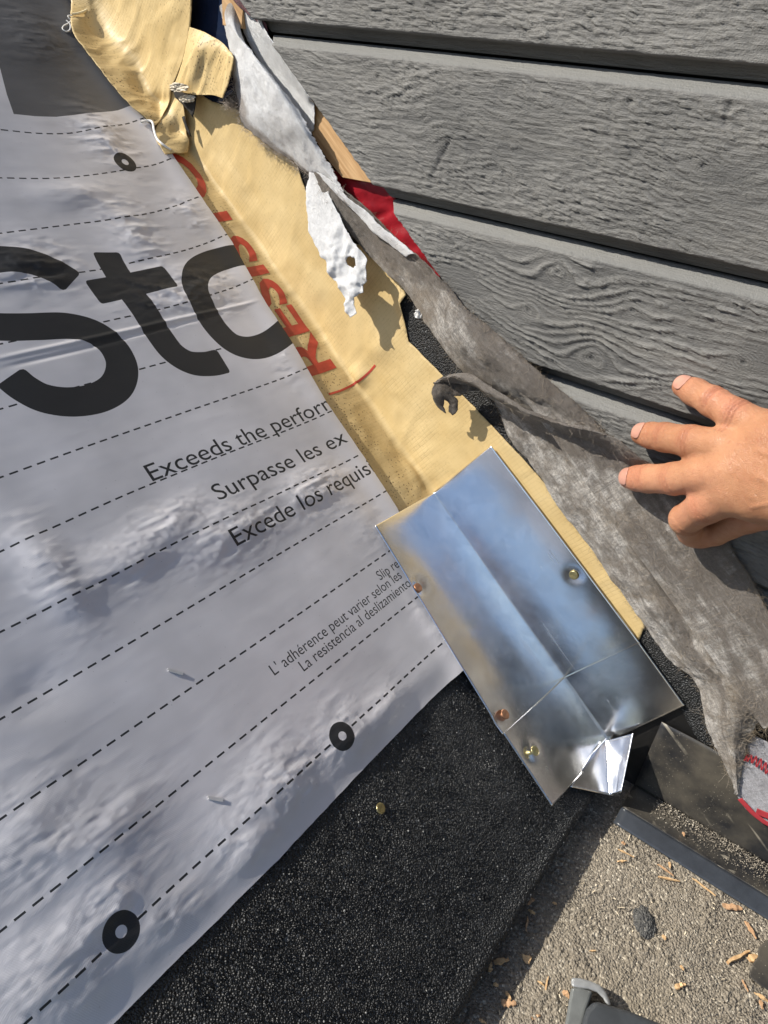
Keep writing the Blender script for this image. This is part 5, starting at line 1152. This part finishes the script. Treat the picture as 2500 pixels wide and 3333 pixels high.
chips = [((920, 98), (1000, 140), 5, CHIP, 'long thin pale splinter near the apron hem top'), ((1120, 235), (1225, 258), 11, CHIP, 'thick straight pine chip beside the apron hem'), ((1115, 172), (1195, 232), 7, CHIPO, 'orange tinged split chip just above the thick pine chip'), ((918, 158), (965, 158), 8, CHIP, 'short pale flake under the long thin splinter'),
         ((1435, 375), (1530, 390), 30, CHIPO, 'bright orange bark flake touching the apron hem'), ((1545, 450), (1600, 540), 16, CHIPO, 'curved orange shaving near the right edge'), ((1455, 655), (1565, 600), 16, CHIP, 'notched pale pine piece left of the black bracket'), ((1560, 640), (1605, 620), 34, CHIP, 'broad pinkish flake against the black bracket'),
         ((1590, 800), (1659, 850), 12, CHIP, 'pale chip at the right edge below the black bracket'), ((1200, 775), (1250, 765), 22, CHIP, 'stubby square pine chip in the open grit'), ((460, 645), (490, 625), 40, CHIP, 'diamond shaped pale wood flake'), ((372, 800), (395, 840), 14, CHIP, 'upright pale splinter over the orange leaf-like flake'),
         ((350, 850), (420, 860), 30, CHIPO, 'leaf-shaped orange flake left of the grey tool'), ((315, 655), (385, 640), 22, CHIP, 'cream torn flake beside the black sheet edge'), ((470, 500), (478, 430), 11, CHIPO, 'narrow brown chip in the shade of the black sheet'), ((480, 395), (515, 420), 12, CHIP, 'pinkish small chip in shade of the black sheet'), ((465, 360), (510, 345), 26, CHIPO, 'dull brown bark flake in the shadow of the eave'),
         ((500, 930), (540, 918), 18, CHIPO, 'small orange chip below the grey tool at the bottom'), ((1285, 240), (1400, 330), 5, CHIP, 'very long thin splinter lying along the hem'), ((1140, 520), (1155, 545), 14, CHIP, 'tiny cream chip right of the dark mound'), ((1530, 740), (1560, 800), 6, CHIPO, 'thin reddish splinter near the lower right'), ((1230, 670), (1242, 695), 10, CHIP, 'small pale chip midway to the right edge'), ((1228, 35), (1236, 58), 9, CHIPO, 'small orange chip lying on the apron flange'),
         ((527, 745), (558, 770), 5, CHIP, 'thin pale sliver left of the upright straw'), ((565, 790), (578, 725), 8, CHIP, 'upright straw-like splinter left of the grey tool'), ((780, 598), (815, 600), 4, CHIP, 'tiny straight splinter in the middle of the grit'), ((1172, 160), (1178, 195), 9, CHIP, 'little pale chip above the split orange chip'), ((240, 935), (275, 955), 12, CHIP, 'pale chip at the bottom below the eave shadow'), ((940, 62), (955, 78), 16, CHIPO, 'small orange cube-like chip near the apron end'), ((1620, 840), (1630, 885), 16, CHIPO, 'orange chip at the lower right corner'), ((600, 360), (620, 372), 8, CHIP, 'crumb of pale wood near the eave shadow'), ((650, 795), (685, 830), 24, CHIPO, 'brown chip touching the left side of the grey tool'), ((290, 700), (300, 655), 14, CHIP, 'pale narrow chip on the black sheet edge'), ((310, 760), (335, 770), 14, CHIP, 'cream crumb at the foot of the black sheet')]
for i, (a, b, w, mt, lb) in enumerate(chips):
    A = low(*c4(*a), .0016); B = low(*c4(*b), .0016); L = np.linalg.norm(B - A); k = .663 / 4.3 / 1000
    sliver('wood_chip', (A + B) / 2 + GV * (.006 if 'flange' in lb else 0), B - A, L, w * k * .95, .0012, mt, lb, 'wood chip', GP, seed=i)
# scattered sawdust
rg = np.random.default_rng(33); V = []; Fc = []
for i in range(420):
    x = rg.uniform(-.33, -.03); s = rg.uniform(-.3, .05); p = lowxy(x, s, .0016); a = rg.uniform(0, 6.28); d = np.array([1, 0, 0]) * math.cos(a) + HV * math.sin(a); q = np.cross(GV, d); L = rg.uniform(.0004, .0016) * (1 if rg.random() < .9 else 2); w = rg.uniform(.0001, .0004)
    b = len(V); V += [p - d * L - q * w, p + d * L - q * w, p + d * L + q * w + GV * .0004, p - d * L + q * w + GV * .0004]; Fc.append((b, b + 1, b + 2, b + 3))
tag(newmesh('sawdust', V, np.array(Fc), DUST, shade=False), 'fine pale sawdust strewn over the lower roof', 'sawdust', kind='stuff')
# staples lying on the underlay
for (a, b, lb) in (((542, 2186), (588, 2199), 'bright staple lying on the underlay near the middle dashed lines'), ((670, 2600), (716, 2609), 'bright staple lying on the underlay lower between dashed lines')):
    A = roof(*a); B = roof(*b); A[2] = uh(A[0], A[1]) + .0008; B[2] = uh(B[0], B[1]) + .0008; d = B - A; q = np.array([-d[1], d[0], 0]); q /= np.linalg.norm(q)
    c = (A + B) / 2; V = []
    st = empty('staple', lb, 'staple', None, tuple(c))
    hx_ = d / 2; w = .0010
    def bar(nm, p, q_, ww):
        d_ = q_ - p; s_ = np.cross(d_, [0, 0, 1.]); s_ /= np.linalg.norm(s_); Vb = []
        for e in (p, q_):
            for u, v in ((-1, -1), (1, -1), (1, 1), (-1, 1)): Vb.append(e + s_ * u * ww + np.array([0, 0, v * ww * .6]))
        newmesh(nm, Vb, [(0, 1, 2, 3), (7, 6, 5, 4)] + [(k, 4 + k, 4 + (k + 1) % 4, (k + 1) % 4) for k in range(4)], STEEL, st, shade=False)
    bar('crown', -hx_, hx_, w); bar('leg', hx_, hx_ + q * .0008, w * .8); bar('leg', -hx_, -hx_ + q * .0008, w * .8)
# dark mound of grit
def mound():
    c = low(*c4(1050, 455), 0); n = 60; u, v = np.meshgrid(np.linspace(-1, 1, n), np.linspace(-1, 1, n), indexing='ij')
    e1 = (low(*c4(1110, 470), 0) - c); e2 = (low(*c4(1060, 545), 0) - c); r = np.sqrt(u * u + v * v); h = .0048 * np.clip(1 - (r * (1 + .25 * fbm(u * 2, v * 2, 3, 3))) ** 2.2, -.2, 1) + .0008 * fbm(u * 9, v * 9, 3, 5)
    G = c + u[..., None] * e1 + v[..., None] * e2 + GV * h[..., None]; k = (r < 1.0).ravel(); Fc = gridfaces(n, n); Fc = Fc[k[Fc].all(1)]; us = np.unique(Fc); re = np.zeros(n * n, int); re[us] = np.arange(len(us))
    tag(newmesh('tar_lump', G.reshape(-1, 3)[us], re[Fc], m_granule('dark_lump', 620, ((.05, .05, .05), (.10, .098, .09), (.2, .19, .17)), .7, .0014)), 'dark gritty lump of tar on the lower roof', 'lump')
mound()
# grey tool at the bottom edge: head with curved claw, black grip
def toolp(a, b, h): return low(*c4(a, b), h)
tool = empty('pry_hammer', 'grey forged tool head with curved claw and dark handle at the bottom edge', 'tool', loc=(0, 0, 0))
def prism(name, pts, h0, h1, mat, parent, bev=.001):
    n = len(pts); V = [toolp(*p, h0) for p in pts] + [toolp(*p, h1) for p in pts]
    Fc = [tuple(range(n)), tuple(range(2 * n - 1, n - 1, -1))] + [(i, i + n, (i + 1) % n + n, (i + 1) % n) for i in range(n)]
    o = newmesh(name, V, Fc, mat, parent, shade=False); bm = bmesh.new(); bm.from_mesh(o.data); bmesh.ops.recalc_face_normals(bm, faces=bm.faces); bm.to_mesh(o.data); bm.free()
    b = o.modifiers.new('b', 'BEVEL'); b.width = bev; b.segments = 3; b.limit_method = 'ANGLE'; return o
prism('head', [(692, 775), (735, 778), (800, 795), (785, 840), (770, 880), (750, 955), (720, 1100), (640, 1100), (662, 955), (678, 860)], .002, .020, TOOLG, tool, .002)
prism('claw', [(692, 726), (740, 730), (790, 745), (835, 765), (865, 800), (882, 840), (890, 868), (862, 856), (850, 830), (820, 800), (780, 786), (735, 780), (692, 772)], .006, .018, TOOLL, tool, .002)
prism('handle', [(805, 842), (880, 864), (985, 895), (1110, 945), (1300, 1030), (1250, 1250), (800, 1150), (740, 955), (768, 880)], .008, .026, TOOLB, tool, .003)
# black bracket at the right edge
prism('metal_bracket', [(1655, 540), (1610, 580), (1608, 625), (1568, 680), (1566, 720), (1600, 752), (1660, 790), (1800, 860), (1850, 700), (1760, 560)], .001, .010, APR, None, .0012)
tag(bpy.data.objects['metal_bracket'], 'glossy black metal bracket corner at the lower right edge', 'bracket')
